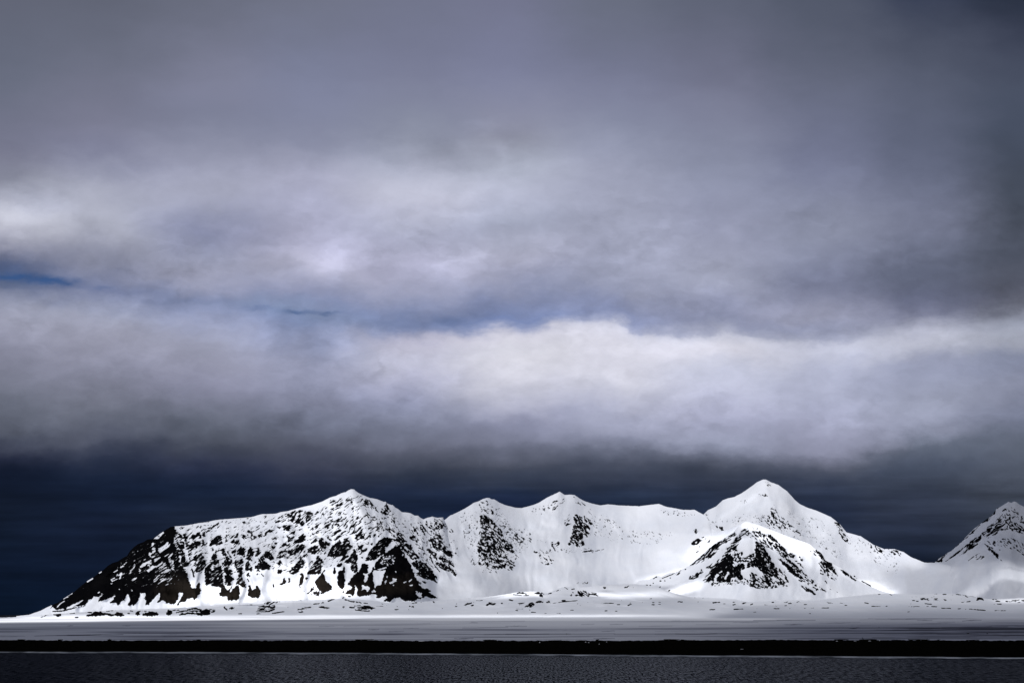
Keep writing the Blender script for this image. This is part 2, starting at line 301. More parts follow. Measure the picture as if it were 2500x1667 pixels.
# ------------------------------------------------------------------ rock cover
# Where rock lies bare on each mountain face, surveyed patch by patch.  A line
# is "<cover %><grain>[w<half width>] x,y x,y ..." in local survey units; grain
# / and b = beds dipping left or right, o = none, h = level; a negative cover
# is snow lying inside rock.
ROCK = {}
ROCK['headland'] = [
(0, 0, 1, """
108f 100,1400 300,1290 425,1270 426,1287 428,1300 425,1314 430,1333 433,1345 441,1357 443,1371 452,1385 459,1401 462,1416 467,1426 468,1435 477,1436 481,1426 485,1417 491,1435 488,1450 478,1458 474,1465 470,1457 463,1461 456,1461 453,1471 447,1467 440,1472 432,1476 442,1460 450,1446 437,1446 434,1462 428,1471 420,1476 412,1471 406,1472 400,1466 383,1471 391,1454 392,1445 385,1450 371,1464 363,1475 354,1477 356,1468 352,1460 359,1447 351,1446 341,1444 341,1460 333,1472 328,1476 316,1480 312,1478 318,1463 315,1458 313,1445 310,1454 305,1465 296,1465 289,1477 282,1469 267,1471 282,1456 283,1451 267,1459 253,1464 240,1469 244,1460 251,1451 241,1457 229,1454 224,1462 217,1464 214,1470 208,1475 188,1480 176,1477 165,1479 157,1485 143,1489 134,1486 128,1480
"""),
(0, 0, 1, """
-11/ 300,1368 330,1340 380,1320 440,1330 462,1400 440,1420 380,1440 340,1430 300,1430 260,1420
-6/ 330,1330 370,1318 428,1290 440,1330 380,1345
"""),
(100, 1350, 9.8, """
-100o 1900,300 2000,250 2110,185 2090,215 1990,300 1930,345 1890,360
-100o 2220,180 2290,105 2260,150 2235,190
-100o 2090,490 2140,420 2200,370 2230,260 2250,260 2240,360 2150,470
-100ow1 1740,450 1830,400
-100o 1790,550 1850,500 1990,470 1920,560 1900,610 1820,670 1860,600 1880,540
-100ow.9 1700,615 1760,585
-100ow.9 1700,670 1820,615
-100ow.9 1680,625 1710,670
-100o 1650,720 1730,705 1690,745
-100o 2150,690 2235,600 2320,550 2260,630
-100o 2270,760 2320,745 2300,775
-100o 2145,880 2200,855 2180,900
-100o 1350,940 1430,915 1370,955
-100ow1.2 1455,970
-100ow1.2 1875,862
-100ow1.6 1110,670 1230,600
-100ow1.3 1395,465 1440,440
-100o 520,1110 590,1030 780,935 700,1010 600,1070
-100o 330,1320 440,1210 580,1110 400,1290
-100o 740,1230 820,1190 1040,1110 900,1215 720,1295 640,1285
108/ 230,1320 290,1260 400,1180 350,1255
108ow1.3 290,1388 500,1377 700,1332 850,1290
100ow1 890,1295 1000,1275 1060,1250
"""),
(300, 1270, 9.8, """
66/ 1230,170 1300,260 1420,380 1560,480 1700,560 1650,900 1560,1130 1480,1110 1330,1000 1280,760 1290,620 1200,430
-75b 1330,850 1400,870 1470,1050 1560,1290 1480,1200 1380,1030
-85b 1290,420 1440,440 1500,560 1560,760 1600,1000 1560,1000 1480,800 1400,640
-90/ 850,700 1060,520 1095,550 1000,640 890,780
-90/ 1000,640 1140,560 1040,660 900,780
-90/ 720,990 800,900 940,840 860,920 740,1000
-90/ 950,880 1090,790 1020,870
-95/ 400,1110 540,990 700,950 560,1080 430,1150
-90/ 570,1210 680,1090 770,1050 740,1130 620,1230
-90/ 690,870 830,790 720,880
-80o 600,740 680,790 670,880 630,850
-70/ 690,500 780,620 780,740 720,800 700,640
-90/ 410,980 500,920 600,890 520,930
-90/ 640,1190 780,1120 880,1050 800,1130
-100o 710,440 840,360 960,270 970,300 930,370 820,430
100o 830,390 900,330 940,310 880,390
-60o 1080,860 1250,740 1150,900 1200,950 1240,1230 1160,1140 1090,950
-50o 1200,360 1260,430 1300,620 1230,600
-90/ 960,1560 1120,1490 1040,1550
-90o 380,1140 440,1170 420,1230 390,1230
-35/ 560,1000 1000,1000 1200,1240 1000,1250 700,1250
-25/ 760,1300 1100,1300 1150,1500 720,1500
-90o 1140,1390 1220,1330 1160,1420
95o 1400,900 1470,900 1540,1040 1560,1130 1480,1110 1400,1040
93o 1320,580 1480,570 1490,660 1440,700 1320,660
105o 1510,570 1570,570 1540,660 1500,640
82/ 1560,460 1680,360 1800,270 1870,320 1870,420 1800,400 1640,480 1570,510
97o 1570,590 1700,520 1850,480 1860,600 1790,660 1560,680
92o 1870,470 1940,470 1960,580 1900,600
82/ 1420,330 1520,320 1560,450 1480,430
70b 1320,270 1440,400 1560,480 1440,440 1300,330
94/ 1700,860 1790,800 1880,780 1960,920 2000,1060 1900,1240 1770,1250 1740,1180 1770,1110 1720,1090 1800,1000 1720,930 1600,1020 1580,1000
50/ 1550,830 1600,760 1740,700 1860,680 1900,740 1800,760 1640,850
60/ 1650,320 1800,220 1720,270
82o 1890,300 1960,280 1970,380 1900,380
100ow1.6 1650,1160 1680,1270 1700,1340
18/ 1300,150 2352,60 2352,340 1900,300 1400,260
90o 1400,730 1450,740 1470,800 1420,800
92o 1340,500 1470,510 1460,550 1340,540
"""),
(0, 0, 1, """
13/ 440,1300 520,1282 640,1266 740,1250 830,1216 870,1215 900,1300 880,1360 760,1395 600,1400 470,1400 440,1350
15b 880,1225 940,1240 1010,1275 1070,1270 1110,1340 1120,1395 1060,1390 980,1340 920,1310
"""),
(500, 1230, 9.8, """
86/ 90,1000 150,880 230,800 340,720 400,780 440,950 360,980 230,1000
93/ 590,920 680,850 790,810 850,920 830,970 700,980 720,950
72/ 550,840 650,740 790,680 800,780 640,830
85/ 0,1568 90,1430 170,1250 300,1060 280,1200 350,1380 410,1510 300,1568
76/ 360,1110 440,1040 480,1130 560,1250 640,1310 640,1480 460,1568 440,1430 500,1280 420,1230
72b 480,1040 560,1130 660,1290 590,1250
86/ 630,1140 760,1040 750,1180 710,1270 650,1200
85/ 770,1120 860,1010 930,1020 990,1110 940,1280 840,1190 770,1230
88/ 1010,1090 1100,1020 1190,1120 1180,1230 1110,1290 1180,1400 1110,1370 960,1330 1000,1200
85/ 1190,1270 1230,1130 1290,1090 1350,1120 1310,1210 1250,1270
85b 1250,1390 1330,1270 1450,1130 1560,1140 1680,1310 1560,1330 1470,1290 1340,1380
95o 1190,1520 1260,1430 1380,1350 1490,1400 1590,1470 1550,1550 1360,1590 1230,1568
62/ 690,1480 710,1330 780,1290 880,1290 950,1400 850,1460 740,1540
76/ 960,1568 970,1400 1060,1340 1120,1480 1110,1568
76/ 1700,1250 1760,1160 1930,1060 1980,1180 1950,1260 1860,1310 1740,1310
82o 1710,1400 1830,1340 1860,1420 1760,1450
91/ 1990,1170 2060,1080 2220,960 2352,950 2352,1080 2250,1150 2060,1240
86/ 2090,1000 2200,900 2352,820 2352,900 2230,940
76/ 1740,1040 1870,950 2060,940 2000,1010 1860,1010 1780,1060
55/ 1600,850 1700,780 1820,790 1800,880 1700,870
92o 1660,910 1720,900 1730,960 1680,970
72/ 1580,1000 1680,990 1690,1060 1640,1080
103o 1160,860 1170,740 1250,770 1240,810
50b 860,760 960,680 1080,600 1150,720 1150,850 1060,830 930,880
66/ 1270,790 1290,660 1390,620 1390,720 1310,810
60/ 1400,780 1460,650 1640,520 1730,480 1720,560 1600,690 1480,770
103o 1730,530 1820,540 1800,590 1740,590
96/ 1870,600 1880,510 1970,490 2050,560 1990,630 1900,650
82/ 1800,610 1860,620 1840,660
50/ 1640,400 1900,250 2100,170 2352,140 2352,440 2200,500 2000,400 1700,460
76/ 2020,740 2060,660 2160,640 2180,730
62/ 2200,820 2352,720 2352,800
72/ 1960,840 2100,800 2080,880 1980,900
12/ 0,420 700,380 1400,260 1900,240 1600,420 1100,700 400,700 0,720
90/ 50,580 340,440 360,460 160,560 100,600
103o 500,590 540,540 600,560 560,600
103o 690,560 750,500 760,550
80o 880,440 930,410 990,440 940,470
100ow1.4 515,660
60o 480,800 520,720 540,900 490,880
"""),
(500, 1350, 9.8, """
91/ 0,350 160,230 290,150 350,200 420,380 430,560 460,780 380,840 210,790 0,760
86/ 430,400 560,300 660,430 670,500 590,520 500,480
95/ 470,520 580,480 700,600 650,680 640,780 560,790 470,760 490,640
91/ 740,350 900,330 940,380 880,420 870,540 940,630 980,780 990,850 880,810 820,750 740,740 760,620 790,540 750,420
86/ 970,400 1030,300 1110,300 1130,440 1010,400
92/ 980,500 1040,440 1090,560 1000,560
110o 350,950 400,840 460,780 500,870 560,900 620,830 660,790 640,860 580,930 600,950 690,830 750,765 820,790 850,900 820,1080 760,1130 600,1120 540,1140 520,1040 380,1020
110o 1030,1010 1050,770 1100,790 1130,890 1190,880 1260,770 1310,860 1340,920 1310,1070 1140,1075
108o 1610,815 1640,690 1670,810
108o 1780,740 1850,700 1910,570 1950,700 1830,770
108o 1985,690 2020,550 2050,660 2010,700
92o 1230,510 1270,460 1310,520
90ow1.3 1360,500 1400,540
86/ 1730,490 1740,400 1860,370 1830,480
82/ 2010,480 2080,380 2200,300 2352,280 2352,340 2200,440 2120,500
72/ 1720,240 1790,180 1860,230 1760,340
-90o 150,380 200,340 210,400 170,420
-80o 250,620 330,560 300,650
100ow1.4 1020,620 1060,680
95ow1.2 1250,410 1310,430
"""),
(700, 1190, 9.8, """
56/ 0,640 120,570 330,540 570,560 640,620 580,760 450,860 300,900 0,700
82o 0,1050 0,880 120,900 60,1040
92/ 300,900 340,830 450,840 400,930
72/ 640,640 740,550 760,580 680,660
42/ 780,620 900,540 910,640
46/ 950,400 1080,260 1150,280 1120,450 1000,440
56/ 1160,430 1280,230 1350,240 1330,400 1200,520
22/ 850,480 1600,180 1800,180 1900,400 1700,700 1350,650 1100,560
85/ 950,720 1110,670 1100,700 970,730
52b 1820,190 1900,260 1980,300 2180,570 2080,530 1850,380
30/ 500,1000 900,800 1400,700 2000,600 2352,900 2352,1100 1900,1250 1300,1050 800,1150
86/ 70,1140 180,1030 200,1130
92/ 0,1260 60,1190 180,1180 160,1250
86/ 100,1390 230,1240 440,1130 450,1260 280,1290
95/ 50,1568 40,1540 200,1390 440,1340 430,1420 330,1500 200,1560
66/ 500,1200 640,1050 840,1000 850,1080 700,1120
62/ 500,1300 700,1200 740,1290 600,1340
97b 750,1300 830,1200 950,1240 1050,1340 950,1440 800,1420
86b 940,1170 1000,1150 1080,1270 1010,1260
92/ 1110,1160 1150,1040 1280,990 1350,1040 1250,1070
100/ 1100,1290 1230,1130 1320,1140 1270,1210
93/ 1000,1540 1150,1330 1280,1230 1350,1400 1200,1480 1100,1568
82/ 1340,1320 1450,1220 1540,1300 1500,1400 1340,1420
93/ 1620,1240 1690,1100 1780,1030 1870,1220 1700,1250
72/ 1480,1000 1520,900 1700,840 1690,900 1560,1020
92o 1700,1420 1760,1370 1830,1400 1800,1500 1720,1480
86/ 1380,1470 1520,1380 1570,1460 1450,1540
95/ 1930,1568 2060,1400 2200,1260 2352,1170 2352,1568
82o 1880,1340 1980,1290 1960,1380
82o 1990,1340 2060,1310 2040,1380
86/ 470,1568 560,1460 730,1370 770,1500 700,1568
104o 1660,740 1690,690 1730,700 1700,760
92o 2060,1110 2110,1090 2100,1150
92o 2060,1240 2120,1190 2130,1240
82o 1920,990 2020,920 1990,980
62/ 1040,960 1080,880 1150,900 1100,960
"""),
(700, 1330, 9.8, """
94/ 20,190 160,60 440,0 420,60 300,160 90,250
88/ 470,150 560,60 740,0 790,130 640,160 520,190
88/ 640,260 700,200 790,180 700,230
72b 860,170 1000,60 1060,0 780,0 830,110
103/ 870,230 960,150 970,190 910,240
94/ 960,290 990,190 1150,60 1340,0 1560,0 1600,60 1440,170 1300,270 1180,290
103o 1010,350 1150,300 1220,320 1100,330
76/ 1240,400 1320,300 1450,210 1500,260 1400,340 1300,400
97/ 1370,420 1540,230 1620,80 1700,220 1690,400 1700,640 1640,660 1540,600 1520,530 1580,430 1420,430
82/ 1700,120 1750,0 1850,0 1800,100
82/ 1740,240 1800,140 1930,60 1900,160 1780,250
100ow2.5 1800,300
96/ 1860,380 1940,230 2080,50 2352,0 2352,130 2250,260 2000,410
104o 1180,500 1240,440 1320,430 1310,510 1220,530
110o 1105,620 1130,535 1170,560 1170,660 1120,700
110o 1200,760 1220,690 1260,630 1330,610 1370,490 1390,600 1370,700 1400,830 1400,950 1340,1040 1280,1040 1230,960 1220,830
86/ 80,600 230,430 360,280 370,330 430,390 380,540 250,660 150,700 50,670
92/ 380,250 480,200 530,260 420,320
94/ 480,720 540,560 640,430 720,290 770,230 850,330 910,460 830,580 800,680 640,690
110o 670,880 760,780 870,680 910,780 960,880 1080,990 1050,1080 900,1140 760,1090 710,990
100ow1.2 700,860 910,600
106o 470,1170 560,1060 660,950 640,1090 560,1130
72o 570,1190 640,1120 830,1090 900,1140 760,1210 650,1200
110o 290,960 310,800 350,740 300,700 360,670 410,700 410,820 370,930 330,960
106o 250,985 380,985 330,1005
82o 420,790 480,760 530,790 460,830
110o 30,840 55,750 90,860 60,900
108o 1480,950 1500,860 1640,680 1720,640 1790,500 1820,440 1940,450 1930,560 1940,660 1820,680 1860,740 1840,840 1890,910 1940,800 1960,690 2090,510 2100,600 2060,640 2080,800 2110,1020 2140,970 2230,960 2270,900 2352,620 2352,1230 2200,1250 2150,1180 1880,1200 1750,1250 1690,1180 1680,1010 1560,1000
-100o 1780,960 1840,950 1880,1000 1960,990 1980,1040 1930,1110 1880,1040 1790,1080
-100o 2010,1080 2100,1070 2150,1100 2050,1160
-100o 1620,960 1650,960 1690,1040 1620,1180
107o 1400,1190 1430,1120 1620,960 1640,1060 1600,1220 1500,1170
95o 1300,1120 1380,1100 1370,1150
106o 2100,560 2110,450 2240,290 2352,180 2352,560 2200,580
100ow1.2 1340,1265 1370,1245
100ow1.4 1480,1225 1520,1225
90ow1.2 420,1098
"""),
(880, 1310, 9.8, """
95/ 100,570 200,380 420,110 560,0 720,30 770,100 640,230 560,250 430,450 230,600
110o 330,680 440,560 600,400 830,210 900,230 1040,350 1090,480 1180,600 1240,760 1280,900 1340,1000 1390,1150 1560,1230 1700,1300 1620,1320 1850,1470 1700,1470 1560,1420 1440,1470 1350,1480 1290,1550 1050,1540 940,1450 820,1460 700,1540 560,1530 640,1430 530,1400 440,1470 380,1440 400,1340 360,1180 500,1110 580,790 340,800
-100o 300,840 340,805 570,800 560,900 530,1000 490,1110 460,1160 370,1170 350,1230 310,1050
-100o 690,1090 770,1040 760,980 900,980 840,1070 760,1100 710,1120
-100o 570,1130 590,1030 630,1030 600,1130
-100o 610,930 660,920 650,990 620,980
-100o 990,450 1020,380 1040,440
-90o 760,1150 830,1130 780,1170
-90ow1 1040,1090 1090,1070
-90ow1 1170,1060 1230,1010
-90ow1 1190,1160 1240,1155
-85o 1300,1310 1340,1290 1480,1350 1470,1430 1400,1430 1330,1390
-100ow1 420,780 520,760 610,735
-50/ 560,450 800,420 860,620 700,700 450,640
-60o 780,820 870,800 860,850
88b 1200,620 1380,560 1560,630 1700,760 1880,1030 1780,1010 1830,1100 1700,1060 1480,970 1280,870 1400,820 1260,700
82b 1270,870 1400,910 1300,900
86b 1340,1020 1450,1100 1480,1150 1380,1120
72b 1440,1030 1560,1060 1620,1110 1500,1110
62b 700,20 950,40 1150,200 1320,380 1450,500 1250,560 1080,400 900,230 800,120
91b 1550,320 1640,280 1850,440 1850,560 1660,410
76b 1770,620 1900,600 2100,680 2320,900 2300,950 2150,830 1960,780
76b 1640,170 1800,120 2000,200 2200,420 2230,480 2100,500 1950,330 1700,240
66b 1850,480 2000,500 2200,650 2352,760 2200,700 1900,600
103b 2130,790 2250,830 2320,920 2200,900
88bw1.1 1660,480 1760,660 1900,830
70bw.9 1350,30 1440,190 1530,350
62b 2200,320 2260,300 2352,470
12b 1600,60 2000,0 2200,200 2352,400 2352,0
"""),
(880, 1190, 9.8, """
85o 460,560 560,560 690,590 600,660
52b 490,500 640,380 740,600 650,620
25b 480,700 800,680 850,900 700,950
52b 620,980 800,960 960,1080 1100,1300 1300,1500 1200,1540 900,1300 750,1150
62b 1400,900 1500,870 1570,960 1560,1160 1400,1040
52b 1500,760 1760,1040 1700,1050 1560,880
52o 1770,740 1930,760 2080,930 1900,1000 1780,1000
52b 1140,1200 1200,1120 1320,1150 1390,1320 1200,1240
62b 1250,920 1330,930 1400,1130 1270,1060
62b 1600,1250 1830,1090 2000,1180 1960,1300 2100,1450 1900,1420 1680,1330
52b 2080,1070 2180,980 2240,1080 2120,1090
80bw1 200,290 300,420 420,580
70bw.8 450,760 600,960 760,1150
30o 1140,700 1220,700 1200,820
20b 1500,900 2000,700 2100,1000 1700,1100
"""),
]
ROCK['cirque'] = [
(1100, 1200, 9.8, """
33b 700,220 830,190 1050,360 1020,540 880,540 720,430 640,350
56b 780,500 1000,660 1200,900 1280,1090 1180,1060 1000,900 1050,820 760,720 690,900 700,640
58b 610,1270 740,1100 1000,1080 1280,1130 1420,1200 1600,1460 1400,1470 1250,1500 1210,1568 700,1568 640,1400
42b 1280,880 1480,960 1640,1020 1860,1180 1800,1250 1560,1200 1450,1050
13b 1180,620 1340,720 1480,880 1900,900 1960,1230 1560,1290 1200,760
5o 0,600 300,500 560,700 600,900 250,870
60bw.9 1000,990 1040,1050
8o 1850,350 2250,300 2352,420 2100,560
"""),
(0, 0, 1, """
50b 1172,1258 1183,1262 1200,1290 1228,1315 1235,1340 1180,1345 1172,1300
12o 1120,1250 1220,1240 1290,1330 1250,1390 1150,1380
50b 1166,1359 1229,1350 1261,1378 1250,1391 1207,1386 1169,1378
22b 1175,1385 1230,1385 1220,1400 1180,1396
36b 1330,1364 1354,1364 1352,1378 1332,1378
15b 1305,1340 1340,1348 1345,1378 1310,1372
12h 1380,1340 1480,1336 1450,1350 1385,1352
14o 1609,1244 1669,1248 1700,1254 1690,1263 1630,1258
6b 1500,1290 1650,1300 1600,1330 1480,1320
"""),
(1280, 1190, 9.8, """
30/ 520,380 860,280 1000,250 960,360 800,480 680,600 550,480
10o 100,480 500,400 500,650 200,640
30b 1180,200 1300,300 1480,430 1400,440 1200,330
62b 1180,640 1400,650 1700,860 1560,900 1600,1150 1380,1190 1150,1000 1200,830
62b 1100,1150 1180,990 1400,1180 1450,1370 1280,1440 1180,1380 1020,1400 1090,1280
20/ 930,780 1100,620 1170,700 1130,900 940,900
13b 1500,480 1700,600 2100,700 2300,900 2352,1100 1700,1200 1650,950
96o 640,1280 680,1290 700,1400 760,1520 700,1480 650,1380
62/ 720,1350 830,1280 860,1400 780,1420
14o 300,1230 600,1260 560,1320 320,1310
10o 200,1480 1100,1450 1300,1540 300,1568
8o 1600,1450 2000,1450 1900,1550 1500,1530
80ow1.2 1400,1530 1650,1500
90ow1.6 230,1535 300,1545
"""),
(1680, 1260, 9.8, """
85/ 60,660 230,540 350,570 270,640 140,690
36/ 90,330 180,300 280,370 260,420 180,420
20/ 130,780 350,640 520,600 540,540 400,520 300,680 200,860
90ow1 330,510 385,485
80ow1 200,860 260,820
"""),
(1400, 1410, 6.533, """
25o 0,80 100,60 280,40 240,90 60,100
"""),
]
ROCK['horn'] = [
(1560, 1160, 3.672, """
42b 1100,60 1150,50 1205,105 1150,100
32o 1060,170 1110,150 1170,180 1130,200
20o 900,230 970,210 960,260
31b 1160,330 1210,260 1250,340 1330,400 1480,540 1350,520 1200,470 1050,390
7o 700,400 860,340 1100,350 1300,480 1500,600 900,460
46b 1740,420 1800,430 1900,620 1820,580
36b 2010,570 2150,650 2350,680 2350,720 2100,690
52b 650,440 770,470 750,495
26o 730,240 765,225 755,250
7b 1300,300 1700,420 1850,800 1500,560
6b 1850,520 2350,760 2300,900 1950,700
10b 590,350 650,330 800,420 650,440
90bw1.5 2000,950 2080,990
80bw1.2 1930,900 1960,930
"""),
]
ROCK['pyramid'] = [
(0, 0, 1, """
56/ 1822,1284 1830,1290 1800,1332 1770,1374 1740,1404 1722,1420 1712,1417 1740,1383 1772,1343 1800,1308
52/ 1795,1296 1800,1302 1760,1335 1720,1362 1690,1382 1684,1382 1720,1350 1760,1320
54b 1830,1284 1850,1288 1885,1322 1925,1360 1960,1395 1975,1415 1950,1400 1900,1350 1860,1315
42b 1836,1300 1870,1350 1900,1395 1920,1420 1930,1432 1905,1425 1870,1380 1850,1345
90b 1845,1318 1865,1330 1880,1365 1900,1400 1880,1412 1850,1385 1842,1350
34o 1720,1415 1900,1410 1925,1430 1880,1438 1800,1425 1740,1430
56/ 1680,1415 1720,1385 1740,1370 1735,1385 1700,1410
30b 1930,1375 1975,1405 2010,1440 1990,1440 1950,1410
40/ 1725,1345 1760,1325 1790,1310 1770,1330 1735,1360
"""),
(1680, 1260, 9.8, """
76/ 0,1190 180,1050 370,880 660,640 850,600 700,720 640,780 520,840 580,920 560,1000 480,1010 440,980 260,1140 330,1040 200,1060
104o 480,970 580,900 560,1000
82/ 830,1040 1000,870 1060,760 1200,640 1330,440 1400,370 1320,500 1220,640 1150,780 1000,900
94o 700,1200 830,1050 1000,900 1100,1000 1090,1100 1160,1200 1240,1100 1360,1130 1380,1250 1240,1290 1320,1480 1250,1540 1160,1440 980,1500 870,1568 380,1568 540,1420 640,1290
-100o 590,1568 640,1440 680,1370 750,1390 690,1440 660,1568
-100o 860,1480 920,1380 940,1320 990,1330 970,1400 900,1490
-90ow1.2 730,1360 800,1315
-100o 1090,1100 1150,1280 1060,1160
-90o 1360,1200 1420,1150 1400,1280
93b 1600,760 1640,700 1720,740 1830,840 1850,900 1960,940 2000,1040 2060,1180 2160,1340 2160,1420 2080,1470 1960,1400 1820,1340 1700,1300 1620,1200 1400,1230 1430,1100 1560,1060 1560,960 1640,980
91o 1600,660 1640,580 1680,660
62b 1550,440 1620,520 1720,640 1600,540
52o 1080,760 1250,840 1350,1000 1560,860 1600,1000 1450,1100 1100,1080 1060,900
103o 1240,880 1280,840 1330,870 1290,910
42b 1420,300 1700,380 1900,430 1760,480 1500,520 1340,420
72b 1840,420 1990,450 2180,640 2352,760 2352,900 2200,780 2050,760 1960,560
104o 2180,760 2260,740 2320,800 2230,820
62b 1780,600 1860,590 1980,740 1880,740
30b 1660,400 2352,900 2100,850 1740,650
62b 1430,1320 1500,1330 1640,1400 1800,1420 1900,1420 2100,1568 1550,1568 1480,1420
95/ 130,1440 200,1350 330,1270 350,1320 230,1400
62/ 0,1500 150,1360 110,1440 60,1500
72/ 360,1440 520,1330 480,1390
52/ 380,1220 460,1190 600,1200 540,1230
80/ 1070,410 1165,335 1120,390
60/w.9 860,520 960,480
40/w.8 960,460 1200,280
22/ 650,880 830,780 1000,700 950,820
"""),
(1720, 1320, 9.8, """
98b 1380,820 1460,800 1650,920 1640,970 1560,900
106b 1390,870 1480,920 1590,1040 1580,1090 1500,1040
101b 1670,930 1740,960 1810,1100 1730,1020
86o 1150,900 1230,940 1220,1050 1160,1050
36b 1240,900 1440,1000 1600,1100 1250,1140 1060,1110
104o 760,850 900,830 920,900 840,950
42o 740,920 920,950 1010,1040 860,1070
106o 470,990 520,880 590,900 640,920 610,990
86o 160,1010 220,960 275,1010 240,1040 150,1100
104/ 0,950 100,870 180,830 150,960
106b 1760,390 1850,450 2000,560 2200,760 2260,860 2210,880 2100,790 1860,560
82b 1840,400 2000,540 2180,680 2080,620
86b 1950,400 2080,470 2200,600 2352,720 2352,780 2150,620
52b 1650,600 1850,680 1970,820 2040,1060 1900,900 1780,720
"""),
(1880, 1300, 9.8, """
92b 690,550 760,580 800,690 720,640
62b 560,640 700,720 860,890 760,830
66b 250,480 500,480 620,560 560,600 340,560
91b 380,600 500,660 700,850 880,1060 720,900 520,750
86b 550,1010 620,960 760,1030 900,1180 780,1110 650,1070
94b 1060,400 1120,400 1230,490 1330,650 1450,710 1530,830 1580,940 1670,1050 1500,960 1380,830 1200,720 1150,690 1260,650 1150,520
72b 1150,690 1300,760 1480,960 1600,1020 1480,980 1260,880
36b 1150,850 1350,880 1600,1110 1550,1130 1220,990
82b 1480,700 1560,760 1500,740
66b 1640,850 1780,900 1880,990 2080,1160 1950,1110 1760,980
82b 690,1230 830,1270 1000,1380 1140,1490 1040,1470 880,1410 780,1320
90bw1.3 1230,1330 1340,1410
80bw1 1320,1150 1360,1200
25b 930,400 1080,420 1200,560 1100,560
90bw1.2 690,1130 760,1165
80bw1 870,1080 960,1150
90ow1.2 655,328
60bw.8 1390,1310 1470,1360
60bw.8 1590,1410 1620,1420
"""),
(1560, 1350, 9.8, """
103/ 280,620 400,540 450,550 420,580
103/ 710,600 730,570 780,560 750,600
100ow2 515,662
100ow1.6 622,655
100ow2.6 190,770
100ow2 272,765
100ow1.5 345,710
76/ 820,530 980,440 960,500
75/w.9 560,600 780,510 1000,410
95/w1 1100,385 1130,370
95/w1.2 410,855 450,830
95/w1 495,810 510,800
95/w1.2 545,885 575,885
95/w1.2 710,900 735,890
72/ 1170,620 1240,530 1280,590 1220,610
103/ 1310,560 1370,470 1500,380 1540,430 1450,500 1360,570
91/ 1480,720 1600,650 1680,590 1760,640 1690,690 1600,690
45/ 1560,340 1640,300 1760,290 1700,350
90/w1 1880,770
"""),
]
ROCK['far'] = [
(2260, 1210, 9.8, """
84/ 230,1580 480,1380 760,1160 1100,860 1300,670 1540,490 1690,300 1640,450 1480,620 1240,740 1160,880 960,1010 800,1160 480,1400 400,1568
88/ 760,1460 960,1280 1060,1080 1340,930 1330,1040 1240,1180 900,1370
90/w1 560,1500 800,1320 1000,1160
80/w1 480,1568 650,1450 820,1330
80/w1 700,1430 960,1200
45/ 1330,900 1480,760 1700,560 1850,500 1900,620 1960,800 1750,850 1650,980 1450,1030
40b 1830,480 2000,480 2200,700 2400,760 2400,900 2200,900 1960,780
25b 1850,350 2050,250 2400,560 2400,760 1900,500
22b 1380,1070 1700,1050 2050,960 2400,1150 2400,1400 2150,1300 1700,1200 1900,1400
46b 1400,1150 1560,1200 1850,1568 1700,1500 1560,1380
42/ 1210,1460 1310,1380 1420,1450 1360,1510 1220,1540
80/w.9 1020,1550 1150,1450 1290,1370
80bw1.2 2190,1290 2352,1420
90/w1.5 1840,360 1900,310
70/w.9 1690,310 1800,250
60/w.7 1700,560 1840,440 1850,380
90bw1.5 2200,700 2290,740
20b 1900,380 2600,800 2700,1100 2300,900
"""),
]
